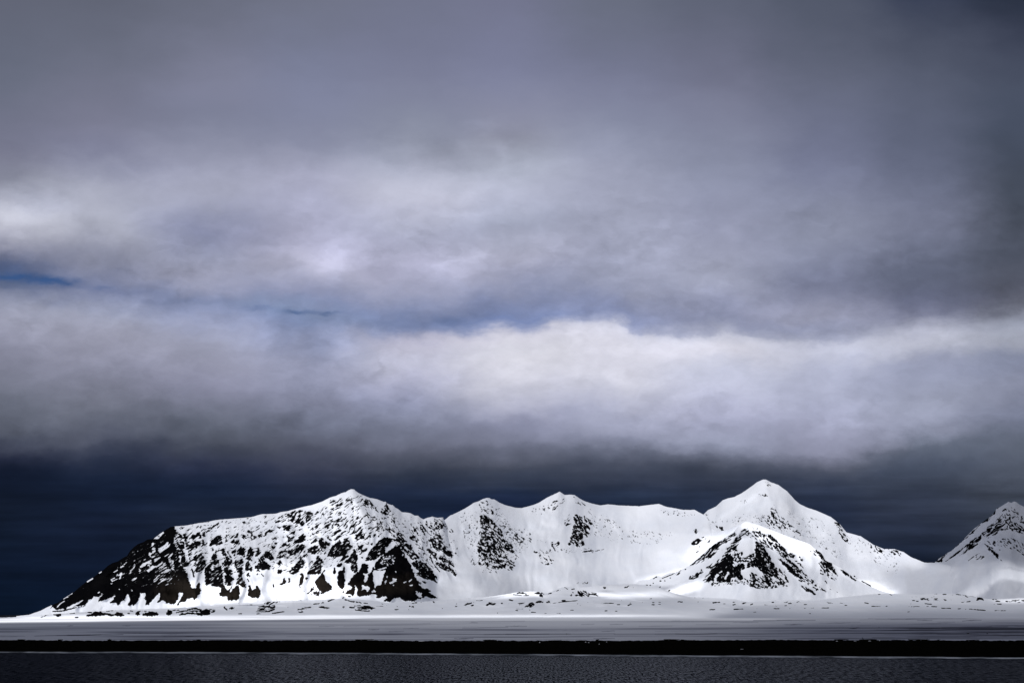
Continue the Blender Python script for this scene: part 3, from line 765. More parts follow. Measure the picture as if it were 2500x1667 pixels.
ROCK['apron'] = [
(100, 1350, 9.8, """
108o 240,1400 290,1380 340,1410 480,1440 500,1480 420,1515 330,1490 270,1450 200,1450
90ow.9 0,1465 140,1420 260,1385
85ow.8 0,1530 130,1480 250,1430
70ow.7 100,1390 150,1370
85/ 900,1390 1040,1360 1180,1380 1200,1340 1310,1290 1390,1265 1370,1320 1260,1360 1190,1420 1020,1400
108o 1040,1510 1130,1460 1260,1400 1480,1395 1600,1440 1760,1450 1830,1400 1950,1440 2000,1490 1900,1515 1680,1515 1600,1480 1440,1480 1330,1505 1200,1505
100ow1 700,1435 810,1425
106ow1.4 820,1530 890,1528
90ow.9 1560,1390 1680,1372 1790,1362
104o 2060,1420 2120,1410 2140,1440 2080,1450
100ow1 2130,1370 2200,1385
60o 1520,1230 1600,1205 1560,1250
"""),
(300, 1370, 9.8, """
108o 280,1260 330,1210 400,1190 390,1240 410,1265 340,1295
108o 460,1270 560,1220 640,1195 800,1195 870,1250 840,1290 700,1305 480,1300
90ow.8 330,1205 430,1180 620,1190
108o 1030,1260 1090,1155 1150,1165 1200,1230 1160,1270 1060,1290
108o 1300,1290 1390,1230 1700,1210 1890,1230 1880,1160 1950,1140 2080,1150 2110,1240 2080,1280 1880,1290 1760,1265 1640,1255 1450,1275
100ow1.5 1280,1220 1480,1180 1700,1180 1860,1190
100ow1.9 1560,1150 1740,1118 1870,1160
90ow.9 2080,1145 2200,1158
104ow1.6 2120,1210 2190,1190
82h 500,1120 560,1100 650,1110 600,1145
100/w1.2 1250,1100 1410,1070
104o 110,1220 180,1230 160,1260
90/w1.2 1200,1165 1340,1160
"""),
(420, 1430, 6.533, """
106o 820,330 835,315 890,385 840,375
97o 900,350 950,330 1010,350 940,385
100ow1 1030,380
76h 1360,400 1380,330 1440,310 1640,310 1640,370 1580,405 1450,410
56/ 1440,290 1600,210 1760,240 1700,280 1560,300
72/ 1020,285 1050,265 1090,260 1070,280
62o 1210,290 1280,285 1300,315
100hw1 1340,408 1560,405
90hw1 1600,435 1790,405
88h 1960,380 2100,350 2220,330 2230,365 2050,385
94h 1970,400 2140,395 2050,412
100ow1 1850,335
80hw1 1350,440 1420,442
80hw.8 1050,440 1110,440
40h 1930,220 2070,210 2060,240
80/w.8 2270,285 2310,275
70/w.8 1460,200 1500,180
80/w.8 1610,190 1660,180
"""),
(760, 1430, 6.533, """
104h 100,335 190,320 310,355 220,370
100/w1.4 270,240 370,200
82/w1.2 40,285 100,280 200,260
76bw1.5 540,215 640,245 800,265
104o 480,315 550,330 510,340
100/w1 470,355 510,345
104ow1.5 610,340 680,343
96h 760,370 720,345 780,325 920,325 1020,340 1020,365 920,375
100hw1.3 700,378 820,390 930,395
90hw1 690,318 780,312
90hw1 1020,325 1140,320
62b 1080,280 1110,275 1170,300
72b 1190,310 1230,292 1290,302
82b 1320,315 1360,312 1410,340 1350,335
62h 1270,370 1340,360 1410,370 1340,380
104o 1550,320 1665,308 1630,345
100ow1 1555,375
90ow1 1750,255
92ow1 1610,275 1690,262
90bw1.3 1890,200 1960,260
70ow.9 620,405
50bw.9 830,270 900,275
104ow1 2090,358
104ow.8 2200,348
"""),
(1080, 1410, 6.533, """
104/ 150,435 260,390 230,410
104h 180,450 220,430 240,460
104/ 320,450 400,410 520,385 440,425 360,450
104/ 440,440 510,425 480,450
96h 690,440 740,395 860,390 840,440 780,450 740,430
104o 920,400 970,400 950,425
92h 1020,345 1140,345 1080,360
104/ 1050,405 1130,390 1080,412
104h 1200,410 1270,390 1320,385 1230,432
92/ 1290,450 1400,400 1480,380 1440,470 1340,460
72/ 1450,400 1560,360 1620,400
82b 1620,390 1700,360 1740,410
104h 1880,350 1980,345 1940,370
65hw.8 1760,405 1950,378 2150,360
112o 1180,240 1280,225 1360,260 1200,255
100hw.9 1130,265 1260,280 1380,278
112o 1460,250 1540,220 1590,265 1610,305 1540,295 1560,270
90bw.8 1560,215 1650,290
97/ 1670,265 1720,230 1770,235 1700,255
70bw.7 1770,110 1800,160
106o 1905,165 1930,148 1945,165
80/w.8 1800,210 1890,190
70bw.7 1890,110 1940,140 2000,180
104ow1 2060,180 2110,175
42b 2030,280 2080,210 2352,200 2352,300 2200,300
100/w.9 260,235 300,225
60hw.6 300,235 560,255
80hw.8 540,360 640,362
104ow1 880,558
80hw.8 1420,545 1490,545
70hw.7 1380,513 1400,513
80hw.9 1170,515 1200,515
20h 1100,500 1300,470 1280,530
80hw.6 1630,565 1670,565
70hw.6 1820,565 1880,565
70hw.6 2040,512 2090,512
"""),
(1400, 1410, 6.533, """
56b 0,260 60,220 250,210 430,270 380,295 200,290 60,280
112o 470,150 500,138 530,155 500,178
80/w.8 430,115 460,100
72/ 790,170 830,130 900,110 980,120 880,130
100ow1 955,155
104h 50,410 110,395 80,415
100ow1 110,435
104h 280,385 340,375 310,390
90ow1 230,388
96/ 890,395 940,385 900,402
90/w1 870,440 925,415
90ow.9 1100,388
85hw.8 1255,390 1290,390
85hw.8 1355,388 1390,388
95hw1 1250,425 1290,427
95hw1 1345,417 1385,417
85hw.8 700,427 740,427
106o 1915,315 1945,308 1975,318
85h 2040,318 2130,300 2190,312
100hw1 1665,385 1690,378
100hw1 1705,383 1740,381
104ow1.1 1990,380
104/w1.1 2225,400 2310,385
100hw.9 2175,505 2255,505
90hw.9 505,525 540,525
90hw.8 660,525 695,527
80hw.7 450,400 640,402
70hw.7 1220,335 1250,330
90ow.9 765,357
60hw.6 900,578 980,580
104ow1.2 1230,118
"""),
(1740, 1410, 6.533, """
104/w1.1 0,395 110,385
100hw1 170,412 205,414
100hw1 325,385 370,380
104hw1.1 325,428 360,422
104h 440,400 530,380 570,382 490,408
100ow1 575,412
104/w1.1 605,425 635,415
104h 910,385 975,378 960,398 940,392
92h 815,420 830,415 890,437 840,432
104h 1120,385 1240,372 1240,390 1140,394
104hw1.1 1210,405 1255,405
96b 1310,390 1330,385 1370,402
104hw1 1460,425 1500,423
90hw.9 1290,433 1320,430
104hw1.1 340,502 480,494
100hw1 1150,440 1175,440
85hw.7 700,490 740,490
85hw.7 980,488 1060,488
85hw.7 1205,486 1240,485
85hw.7 1330,485 1360,485
85hw.7 1455,482 1490,482
80hw.7 1570,480 1620,480
80hw.7 1740,478 1850,478
80hw.7 1910,475 1930,475
90hw.8 1840,398 1920,404
90hw.8 2110,435 2140,437
70hw.7 2030,402 2100,406
30h 960,430 1030,430 1020,450
80hw.8 1755,365 1830,380
60hw.6 560,545 690,543
60hw.6 1510,567 1560,567
40h 1300,365 1420,370 1400,395
"""),
(2080, 1410, 5.6, """
106o 335,215 370,205 395,215 370,230
80bw.8 390,170 470,205 560,240
95b 640,160 655,152 700,185 680,182
75bw.9 430,95 520,135
104b 915,215 970,222 940,222
106o 1110,228 1150,212 1190,228
95hw1 1245,227 1285,226
106o 1355,235 1390,218 1385,240
106o 1408,230 1430,218 1445,222
95bw.9 1450,225 1580,238 1700,258
106b 1530,245 1580,248 1620,262 1570,262
104o 1690,300 1720,262 1770,258 1808,302
85b 1880,270 1930,268 1990,285 1910,305
96h 1950,320 2000,312 2050,328
85b 2085,310 2140,318 2250,325 2130,330
20h 780,250 1200,270 1540,290 1400,320 1000,310
104h 780,348 880,348 870,358
96h 890,365 970,358 960,366
100hw1 1000,352 1085,358
104b 1020,300 1060,300 1092,315
95bw.9 1605,425 1700,433 1820,442
70hw.6 780,390 1000,388 1160,392
100hw1 830,308 860,310
95hw1 880,318 905,320
80hw.7 1225,412 1350,417
80hw.7 1450,420 1560,424
90/w1 1500,335 1540,322
90/w1 1570,325 1615,320
80hw.7 270,388 390,388
95bw1 175,338 230,348
90/w1 460,388 480,384
70hw.7 760,465 810,466
50h 2100,300 2352,290 2352,330 2150,325
80hw.7 1955,445 2140,446
90hw.9 1990,355 2040,355
90/w.9 1945,362 1975,350
"""),
]
# dark leads and wet streaks on the fjord ice: x1 y1 x2 y2 half-width strength
LEADS = """84 1552.5 301 1548.8 1.2 1;0 1555 60 1553 .7 .6;325 1546 370 1545 .8 .7;385 1555 420 1553 .8 .7;440 1554.5 488 1553 1 .9
395 1550 430 1549 .6 .5;440 1534 485 1533 .6 .6;515 1542.5 540 1542 .7 .7;165 1527 178 1527 .7 .6;300 1527 318 1527 .8 .6
460 1543 480 1543 .6 .5;550 1538 575 1538 .6 .4;590 1550 640 1549 .6 .5;1075 1549.3 1500 1547.5 1 .9;1110 1559.5 1155 1558.5 .9 .9
1150 1517 1280 1516 .6 .4;1235 1528.5 1285 1528 .8 .7;1148 1519.5 1166 1519.5 .6 .5;900 1537 925 1536 .8 .7;985 1534 1022 1533.5 .7 .6
950 1541.5 985 1541 .7 .6;1130 1533 1240 1531 .6 .5;1010 1522 1050 1521.5 .6 .4;1420 1524 1450 1523 .6 .4;1470 1541 1500 1540 .7 .6
1450 1559 1500 1558 .8 .7;1360 1540 1440 1538 .6 .4;700 1554 840 1552 .6 .4;780 1529 815 1528 .7 .5;840 1528 900 1526.5 .6 .4
1500 1547.5 1900 1546.8 1 .9;1900 1546.6 2500 1545 1.2 1;2160 1549.5 2500 1547.5 .9 1;2065 1533.5 2110 1532.5 1.2 1
2420 1502.5 2500 1500.8 1.5 1;2240 1514 2275 1513.5 .8 .7;2350 1515 2395 1513 .8 .8;2180 1537 2500 1528.5 3 .6;1900 1541 2180 1537 2 .4
2120 1509 2500 1506 2.5 .4;2130 1556 2470 1554 .9 .8;1915 1524 1960 1523.5 .6 .6;2290 1518.5 2330 1518 .6 .6;2100 1513 2400 1507 2 .35
1840 1514 1990 1513.5 .8 .7;1920 1524.5 1955 1523.5 .9 .8;1640 1515 1660 1515 .6 .4;1490 1524 1520 1523.5 .7 .5;1740 1533 1800 1532 .8 .5
1600 1541 1700 1540 .7 .4;1790 1519 1850 1519 .7 .5;1560 1529 1640 1528 .8 .4;1700 1524 1780 1523 .8 .4;2000 1521 2100 1519 1.2 .4
2200 1524 2330 1520 1.5 .45;2350 1536 2500 1534 1.2 .5;2050 1528 2170 1526 1 .4;0 1541 90 1540 1 .3;150 1543 330 1541 1 .25;600 1545 900 1543 1 .3"""

# ------------------------------------------------------------------ noise tools
def vnoise(x, y, seed):
    rs = np.random.RandomState(seed)
    tab = rs.rand(256, 256).astype(np.float32)
    xi = np.floor(x).astype(np.int64); yi = np.floor(y).astype(np.int64)
    fx = (x - xi).astype(np.float32); fy = (y - yi).astype(np.float32)
    fx = fx * fx * fx * (fx * (fx * 6 - 15) + 10); fy = fy * fy * fy * (fy * (fy * 6 - 15) + 10)
    a = tab[yi & 255, xi & 255]; b = tab[yi & 255, (xi + 1) & 255]
    c = tab[(yi + 1) & 255, xi & 255]; d = tab[(yi + 1) & 255, (xi + 1) & 255]
    return (a + (b - a) * fx) * (1 - fy) + (c + (d - c) * fx) * fy


def fbm(x, y, seed, octs=3, gain=0.5):
    s = 0; a = 1.0; t = 0
    for o in range(octs):
        s = s + a * vnoise(x * 2 ** o + 17.3 * o, y * 2 ** o + 9.1 * o, seed + o)
        t += a
        a *= gain
    return s / t


RX0, RX1, RY0, RY1 = -120, 2860, 1150, 1580
RW, RH = RX1 - RX0, RY1 - RY0
GX, GY = np.meshgrid(np.arange(RX0, RX1, dtype=np.float32), np.arange(RY0, RY1, dtype=np.float32))


def uniform(n):
    s = np.sort(n.ravel()[::37])
    return np.interp(n, s, np.linspace(0, 1, len(s))).astype(np.float32)


def grain(angle, along, across, seed, fall=0.0, lean=0.0):
    c, s = math.cos(angle), math.sin(angle)
    wx = (fbm(GX / 40, GY / 40, seed + 50, 2) - 0.5) * 14
    wy = (fbm(GX / 40, GY / 40, seed + 60, 2) - 0.5) * 14
    u = (GX + wx) * c + (GY + wy) * s
    v = -(GX + wx) * s + (GY + wy) * c
    n = fbm(u / along, v / across, seed, 3, 0.62)
    if fall:        # snow lies in the runnels that drain straight down the face
        n = n + fall * fbm((GX + wx + (GY - 1300) * lean) / 7.0, GY / 75.0, seed + 5, 2, 0.6)
    return uniform(n)


GRAIN = {'o': grain(0.3, 3.4, 2.8, 11), '/': grain(math.radians(-34), 8.5, 2.1, 21, 0.22, -0.12), 'f': grain(math.radians(-33), 11, 2.3, 21),
         'b': grain(math.radians(40), 5.2, 2.3, 31, 0.12, -0.5), 'h': grain(math.radians(-4), 11, 2.0, 41)}
# ragged outlines: where a surveyed edge really runs
WX = (fbm(GX / 9, GY / 9, 500, 3, 0.7) - 0.5) * 6
WY = (fbm(GX / 9, GY / 9, 510, 3, 0.7) - 0.5) * 6


def blur(a, r, n_pass=2):
    for _ in range(n_pass):
        for ax in (0, 1):
            k = int(r)
            p = np.pad(a, [(k + 1, k) if i == ax else (0, 0) for i in (0, 1)], mode='edge')
            cs = np.cumsum(p, axis=ax, dtype=np.float64)
            n = 2 * k + 1
            if ax == 0:
                a = ((cs[n:] - cs[:-n]) / n).astype(np.float32)
            else:
                a = ((cs[:, n:] - cs[:, :-n]) / n).astype(np.float32)
    return a


def polymask(pts, soft=1.0, ragged=0.0):
    """mask (0..1) of a closed outline and the window it sits in"""
    P = np.array(pts, dtype=np.float32)
    m = int(math.ceil(soft * 2)) + 6
    x0 = max(int(P[:, 0].min()) - m, RX0); x1 = min(int(P[:, 0].max()) + m + 1, RX1)
    y0 = max(int(P[:, 1].min()) - m, RY0); y1 = min(int(P[:, 1].max()) + m + 1, RY1)
    if x1 <= x0 or y1 <= y0:
        return None
    sl = (slice(y0 - RY0, y1 - RY0), slice(x0 - RX0, x1 - RX0))
    gx = GX[sl] + WX[sl] * ragged; gy = GY[sl] + WY[sl] * ragged
    acc = np.zeros(gx.shape, np.float32)
    for ox, oy in ((-.25, -.25), (.25, -.25), (-.25, .25), (.25, .25)):
        ins = np.zeros(gx.shape, bool)
        qx = gx + ox; qy = gy + oy
        for i in range(len(P)):
            ax, ay = P[i]; bx, by = P[i - 1]
            if ay == by:
                continue
            cr = ((ay > qy) != (by > qy)) & (qx < (bx - ax) * (qy - ay) / (by - ay) + ax)
            ins ^= cr
        acc += ins
    acc /= 4
    if soft >= 1:
        acc = blur(acc, soft, 1 if soft == 1 else 2)
    return acc, sl


def linemask(pts, w):
    P = np.array(pts, dtype=np.float32)
    m = int(w * 2) + 4
    x0 = max(int(P[:, 0].min()) - m, RX0); x1 = min(int(P[:, 0].max()) + m + 1, RX1)
    y0 = max(int(P[:, 1].min()) - m, RY0); y1 = min(int(P[:, 1].max()) + m + 1, RY1)
    gx, gy = np.meshgrid(np.arange(x0, x1, dtype=np.float32), np.arange(y0, y1, dtype=np.float32))
    d = np.full(gx.shape, 1e9, np.float32)
    if len(P) == 1:
        d = np.hypot(gx - P[0, 0], (gy - P[0, 1]) * 1.3)
    for (ax, ay), (bx, by) in zip(P[:-1], P[1:]):
        L = max((bx - ax) ** 2 + (by - ay) ** 2, 1e-6)
        t = np.clip(((gx - ax) * (bx - ax) + (gy - ay) * (by - ay)) / L, 0, 1)
        d = np.minimum(d, np.hypot(gx - ax - t * (bx - ax), gy - ay - t * (by - ay)))
    return np.clip((w + 0.9 - d) / 1.4, 0, 1), (slice(y0 - RY0, y1 - RY0), slice(x0 - RX0, x1 - RX0))


MORE = {'headland': 1.17, 'pyramid': 1.08, 'cirque': 1.05, 'horn': 1.05, 'far': 1.3}


def survey(tiles, more=1.0):
    """rock field: > 0 is bare rock; and the smooth rock density"""
    D = {k: np.zeros((RH, RW), np.float32) for k in GRAIN}
    for (x0, y0, s, txt) in tiles:
        for ln in txt.strip().splitlines():
            tok = ln.split()
            head = tok[0]
            w = None
            if 'w' in head:
                head, ws = head.split('w')
                w = float(ws)
            g = head[-1]
            dens = int(head[:-1]) / 100.0
            pts = [tuple(float(q) for q in t.split(',')) for t in tok[1:]]
            pts = [(x0 + a / s, y0 + b / s) for a, b in pts]
            area = max(p[0] for p in pts) - min(p[0] for p in pts)
            r = linemask(pts, w) if w is not None else polymask(pts, 1.0, min(1.0, area / 22.0))
            if r is None:
                continue
            m, sl = r
            if dens > 0:
                if dens < 1.04:
                    dens = min(dens * more, 1.02)
                D[g][sl] = np.maximum(D[g][sl], (dens * 1.05 if dens < 0.6 or dens > 1.02 else 0.63 + (dens - 0.6) * (0.62 if g in '/b' else 0.8)) * m)
            else:
                for k in D:
                    D[k][sl] *= 1 + dens * m
    Fld = np.full((RH, RW), -1.0, np.float32)
    for k in D:
        Fld = np.maximum(Fld, np.where(D[k] > 0.01, D[k] - GRAIN[k], -1.0))
    den = np.maximum.reduce(list(D.values()))
    return Fld, den


def sample(R, px, py):
    x = np.clip(px - RX0, 0, RW - 1.001); y = np.clip(py - RY0, 0, RH - 1.001)
    xi = x.astype(int); yi = y.astype(int)
    fx = x - xi; fy = y - yi
    return ((R[yi, xi] * (1 - fx) + R[yi, xi + 1] * fx) * (1 - fy)
            + (R[yi + 1, xi] * (1 - fx) + R[yi + 1, xi + 1] * fx) * fy)


# ------------------------------------------------------------------ sunlight reaching the ground
# wanted share of sun, place by place; an unseen added cloud is shaped to it
LIGHT = {'headland': (0.40, [
            (0.52, 6, "780,1200 890,1200 940,1300 800,1330 640,1330"),
            (0.33, 6, "890,1200 1085,1255 1110,1400 1000,1380 930,1290"),
            (0.95, 5, "455,1410 520,1428 640,1420 760,1405 860,1420 880,1445 800,1462 640,1462 500,1470 440,1480"),
            (0.70, 5, "560,1380 760,1370 860,1400 620,1410")]),
         'cirque': (0.41, [
            (0.30, 18, "1060,1250 1120,1250 1150,1300 1170,1400 1060,1400"),
            (0.15, 10, "1060,1370 1120,1390 1180,1410 1260,1440 1260,1480 1040,1480"), (0.27, 14, "1120,1330 1230,1400 1330,1440 1330,1480 1120,1480"),
            (0.54, 8, "1620,1300 1720,1300 1720,1400 1600,1390"),
            (0.95, 5, "1715,1318 1745,1304 1780,1296 1825,1268 1825,1290 1780,1330 1700,1375 1690,1340"),
            (0.40, 8, "1560,1235 1740,1240 1740,1290 1640,1270"),
            (0.95, 4, "1580,1410 1690,1385 1690,1420 1560,1440")]),
         'horn': (0.44, [(0.95, 3, "2092,1416 2130,1418 2160,1430 2200,1450 2170,1452 2120,1436"),
                         (0.24, 10, "2150,1380 2500,1380 2500,1460 2200,1460")]),
         'pyramid': (0.43, [
            (1.0, 2, "1810,1262 1860,1268 1990,1316 2010,1345 1960,1358 1900,1335 1845,1305"),
            (0.60, 6, "1960,1340 2010,1350 2000,1400 1940,1370"),
            (0.85, 5, "1640,1440 1720,1405 1730,1425 1660,1450"),
            (0.98, 4, "1480,1440 1640,1444 1640,1460 1480,1460"),
            (0.38, 10, "1960,1380 2200,1430 2200,1470 1950,1470")]),
         'far': (0.07, [(0.21, 16, "2200,1380 2700,1390 2700,1480 2200,1480"),
                        (0.24, 9, "2390,1388 2860,1380 2860,1490 2390,1490"), (0.13, 8, "2290,1370 2393,1331 2440,1380")]),
         'apron': (0.36, [
            (0.95, 3, "60,1503 300,1499 420,1502 640,1502 640,1509 60,1512"),
            (0.95, 5, "240,1475 440,1472 440,1480 240,1488"),
            (0.95, 5, "490,1462 810,1455 830,1462 700,1470 500,1478"),
            (0.98, 2, "1236,1446 1330,1440 1332,1456 1236,1454"),
            (0.52, 4, "1415,1436 1440,1430 1640,1430 1640,1456 1500,1458 1460,1447"), (0.95, 2, "1440,1443 1500,1447 1560,1446 1650,1448 1650,1457 1500,1459 1462,1451"),
            (0.62, 4, "1090,1440 1240,1452 1240,1458 1080,1455"),
            (0.80, 1.5, "640,1501 1500,1499 1700,1502 1500,1504 640,1510"),
            (0.22, 10, "1800,1480 2860,1470 2860,1518 1800,1518"), (0.13, 5, "1750,1497 2860,1490 2860,1518 1750,1518"),
            (0.90, 3, "2440,1462 2600,1460 2600,1467 2440,1468"),
            (0.31, 6, "1240,1460 1760,1462 1760,1492 1240,1492")]),
         'ice': (0.09, [
            (1.00, 1, "-110,1511 0,1510 160,1506 900,1500 900,1509 640,1512 300,1516 0,1520 -110,1521"),
            (0.80, 1, "640,1500 1300,1499 1300,1506 640,1511"),
            (0.28, 2, "900,1506 2000,1500 2000,1514 900,1518"),
            (0.15, 3, "600,1518 2000,1514 2000,1530 600,1530"),
            (0.035, 3, "-110,1523 500,1520 700,1566 -110,1566"),
            (0.13, 8, "1900,1504 2860,1496 2860,1524 1900,1524"), (0.01, 8, "1900,1524 2860,1518 2860,1570 1900,1570")]),
         'spit': (0.03, []), 'water': (0.06, [])}
TX = {}
for name, (b0, polys) in LIGHT.items():
    t = np.full((RH, RW), b0, np.float32)
    for v, soft, txt in polys:
        r = polymask([tuple(float(q) for q in p.split(',')) for p in txt.split()], soft)
        if r is None:
            continue
        m, sl = r
        t[sl] = t[sl] * (1 - m) + v * m
    if name not in ('ice', 'spit', 'water'):      # soft mottling of the sun share, cast by the added cloud
        t = np.clip(t * (0.80 + 0.40 * fbm(GX / 170, GY / 60, 610, 3)), 0, 1)
    TX[name] = t
SPLAT = []      # (cloud-plane points, transmittance)
CLOUD_Z = 4500.0


def splat(co, px, py, name, weight=1.0):
    t = (CLOUD_Z - co[:, 2]) / SUN.z
    v = sample(TX[name], px, py)
    SPLAT.append((co[:, 0] + SUN.x * t, co[:, 1] + SUN.y * t, v, weight * np.where(v > 0.75, 14.0, 1.0)))


ROCK['cirque'] += [t for t in ROCK['headland'] if t[0] == 880]     # the rib rocks run on across the join


# ------------------------------------------------------------------ materials
def mat(name):
    m = bpy.data.materials.new(name)
    m.use_nodes = True
    nt = m.node_tree
    b = nt.nodes['Principled BSDF']
    return m, nt, b


def N(nt, typ, **kw):
    n = nt.nodes.new(typ)
    for k, v in kw.items():
        setattr(n, k, v)
    return n


def snow_rock(name, warm=0.0):
    m, nt, b = mat(name)
    L = nt.links.new
    at = N(nt, 'ShaderNodeAttribute', attribute_name='rock')
    geo = N(nt, 'ShaderNodeNewGeometry')
    nz = N(nt, 'ShaderNodeTexNoise')
    nz.inputs['Scale'].default_value = 0.13
    nz.inputs['Detail'].default_value = 6
    nz.inputs['Roughness'].default_value = 0.7
    L(geo.outputs['Position'], nz.inputs['Vector'])
    ma = N(nt, 'ShaderNodeMath', operation='MULTIPLY_ADD')
    L(nz.outputs[0], ma.inputs[0]); ma.inputs[1].default_value = 0.60
    ad = N(nt, 'ShaderNodeMath', operation='SUBTRACT')
    L(at.outputs['Fac'], ad.inputs[0]); ad.inputs[1].default_value = 0.30
    L(ad.outputs[0], ma.inputs[2])
    mr = N(nt, 'ShaderNodeMapRange', interpolation_type='SMOOTHSTEP')
    L(ma.outputs[0], mr.inputs[0])
    mr.inputs[1].default_value = -0.12; mr.inputs[2].default_value = 0.10
    # rock: dark basalt with browner scree
    n2 = N(nt, 'ShaderNodeTexNoise')
    n2.inputs['Scale'].default_value = 0.012
    n2.inputs['Detail'].default_value = 8
    n2.inputs['Roughness'].default_value = 0.65
    L(geo.outputs['Position'], n2.inputs['Vector'])
    sc = N(nt, 'ShaderNodeAttribute', attribute_name='scree')
    rr = N(nt, 'ShaderNodeValToRGB')
    rr.color_ramp.elements[0].position = 0.35; rr.color_ramp.elements[1].position = 0.75
    rr.color_ramp.elements[0].color = (0.0020, 0.0021, 0.0030, 1)
    rr.color_ramp.elements[1].color = (0.0050, 0.0048, 0.0055, 1)
    L(n2.outputs[0], rr.inputs[0])
    sr = N(nt, 'ShaderNodeValToRGB')
    sr.color_ramp.elements[0].position = 0.3; sr.color_ramp.elements[1].position = 0.75
    sr.color_ramp.elements[0].color = (0.0060, 0.0052, 0.0048, 1)
    sr.color_ramp.elements[1].color = (0.0190, 0.0155, 0.0130, 1)
    L(n2.outputs[0], sr.inputs[0])
    rk = N(nt, 'ShaderNodeMix', data_type='RGBA')
    L(sc.outputs['Fac'], rk.inputs['Factor'])
    L(rr.outputs[0], rk.inputs[6]); L(sr.outputs[0], rk.inputs[7])
    # snow: wind-packed, very slightly uneven
    n3 = N(nt, 'ShaderNodeTexNoise')
    n3.inputs['Scale'].default_value = 0.006
    n3.inputs['Detail'].default_value = 6
    L(geo.outputs['Position'], n3.inputs['Vector'])
    s = N(nt, 'ShaderNodeValToRGB')
    s.color_ramp.elements[0].position = 0.3; s.color_ramp.elements[1].position = 0.7
    s.color_ramp.elements[0].color = (0.76, 0.795, 0.88, 1)
    s.color_ramp.elements[1].color = (0.82, 0.845, 0.915, 1)
    L(n3.outputs[0], s.inputs[0])
    mx = N(nt, 'ShaderNodeMix', data_type='RGBA')
    L(mr.outputs[0], mx.inputs['Factor'])
    L(s.outputs[0], mx.inputs[6]); L(rk.outputs[2], mx.inputs[7])
    L(mx.outputs[2], b.inputs['Base Color'])
    b.inputs['Roughness'].default_value = 0.9
    b.inputs['Specular IOR Level'].default_value = 0.0
    return m


M_SNOWROCK = snow_rock('snow_and_rock')


def grid_mesh(name, co, nr, nc, material, attrs=None, smooth=True):
    me = bpy.data.meshes.new(name)
    nv = nr * nc
    i = np.arange(nv).reshape(nr, nc)
    q = np.stack([i[:-1, :-1], i[:-1, 1:], i[1:, 1:], i[1:, :-1]], -1).reshape(-1, 4)
    me.vertices.add(nv)
    me.vertices.foreach_set('co', co.astype(np.float32).ravel())
    nf = len(q)
    me.loops.add(nf * 4)
    me.loops.foreach_set('vertex_index', q.astype(np.int32).ravel())
    me.polygons.add(nf)
    me.polygons.foreach_set('loop_start', np.arange(0, nf * 4, 4, dtype=np.int32))
    me.polygons.foreach_set('use_smooth', np.full(nf, smooth))
    for k, v in (attrs or {}).items():
        a = me.attributes.new(k, 'FLOAT', 'POINT')
        a.data.foreach_set('value', v.astype(np.float32).ravel())
    me.update()
    me.validate()
    me.materials.append(material)
    o = bpy.data.objects.new(name, me)
    COL.objects.link(o)
    return o


def setting(o, label):
    o['kind'] = 'structure'
    o['label'] = label
    return o


def pts(txt):
    return np.array([[float(q) for q in t.split(',')] for t in txt.split()])


SCREE = [  # browner scree aprons on the headland, x y rx ry
    (440, 1445, 60, 40, 1.0), (560, 1455, 40, 28, 1.0), (620, 1445, 25, 22, 1.0), (690, 1422, 60, 22, .9), (780, 1425, 45, 30, 1.0), (735, 1412, 15, 20, 1.0),
    (860, 1445, 40, 26, .9), (960, 1428, 60, 22, 1.0), (900, 1440, 40, 25, .8), (1000, 1410, 30, 12, .6), (320, 1500, 60, 10, .7), (590, 1420, 12, 18, .9)]
scree = np.zeros((RH, RW), np.float32)
for (x, y, rx, ry, v) in SCREE:
    scree = np.maximum(scree, v * np.exp(-(((GX - x) / rx) ** 2 + ((GY - y) / ry) ** 2) ** 2))


JOIN = {}


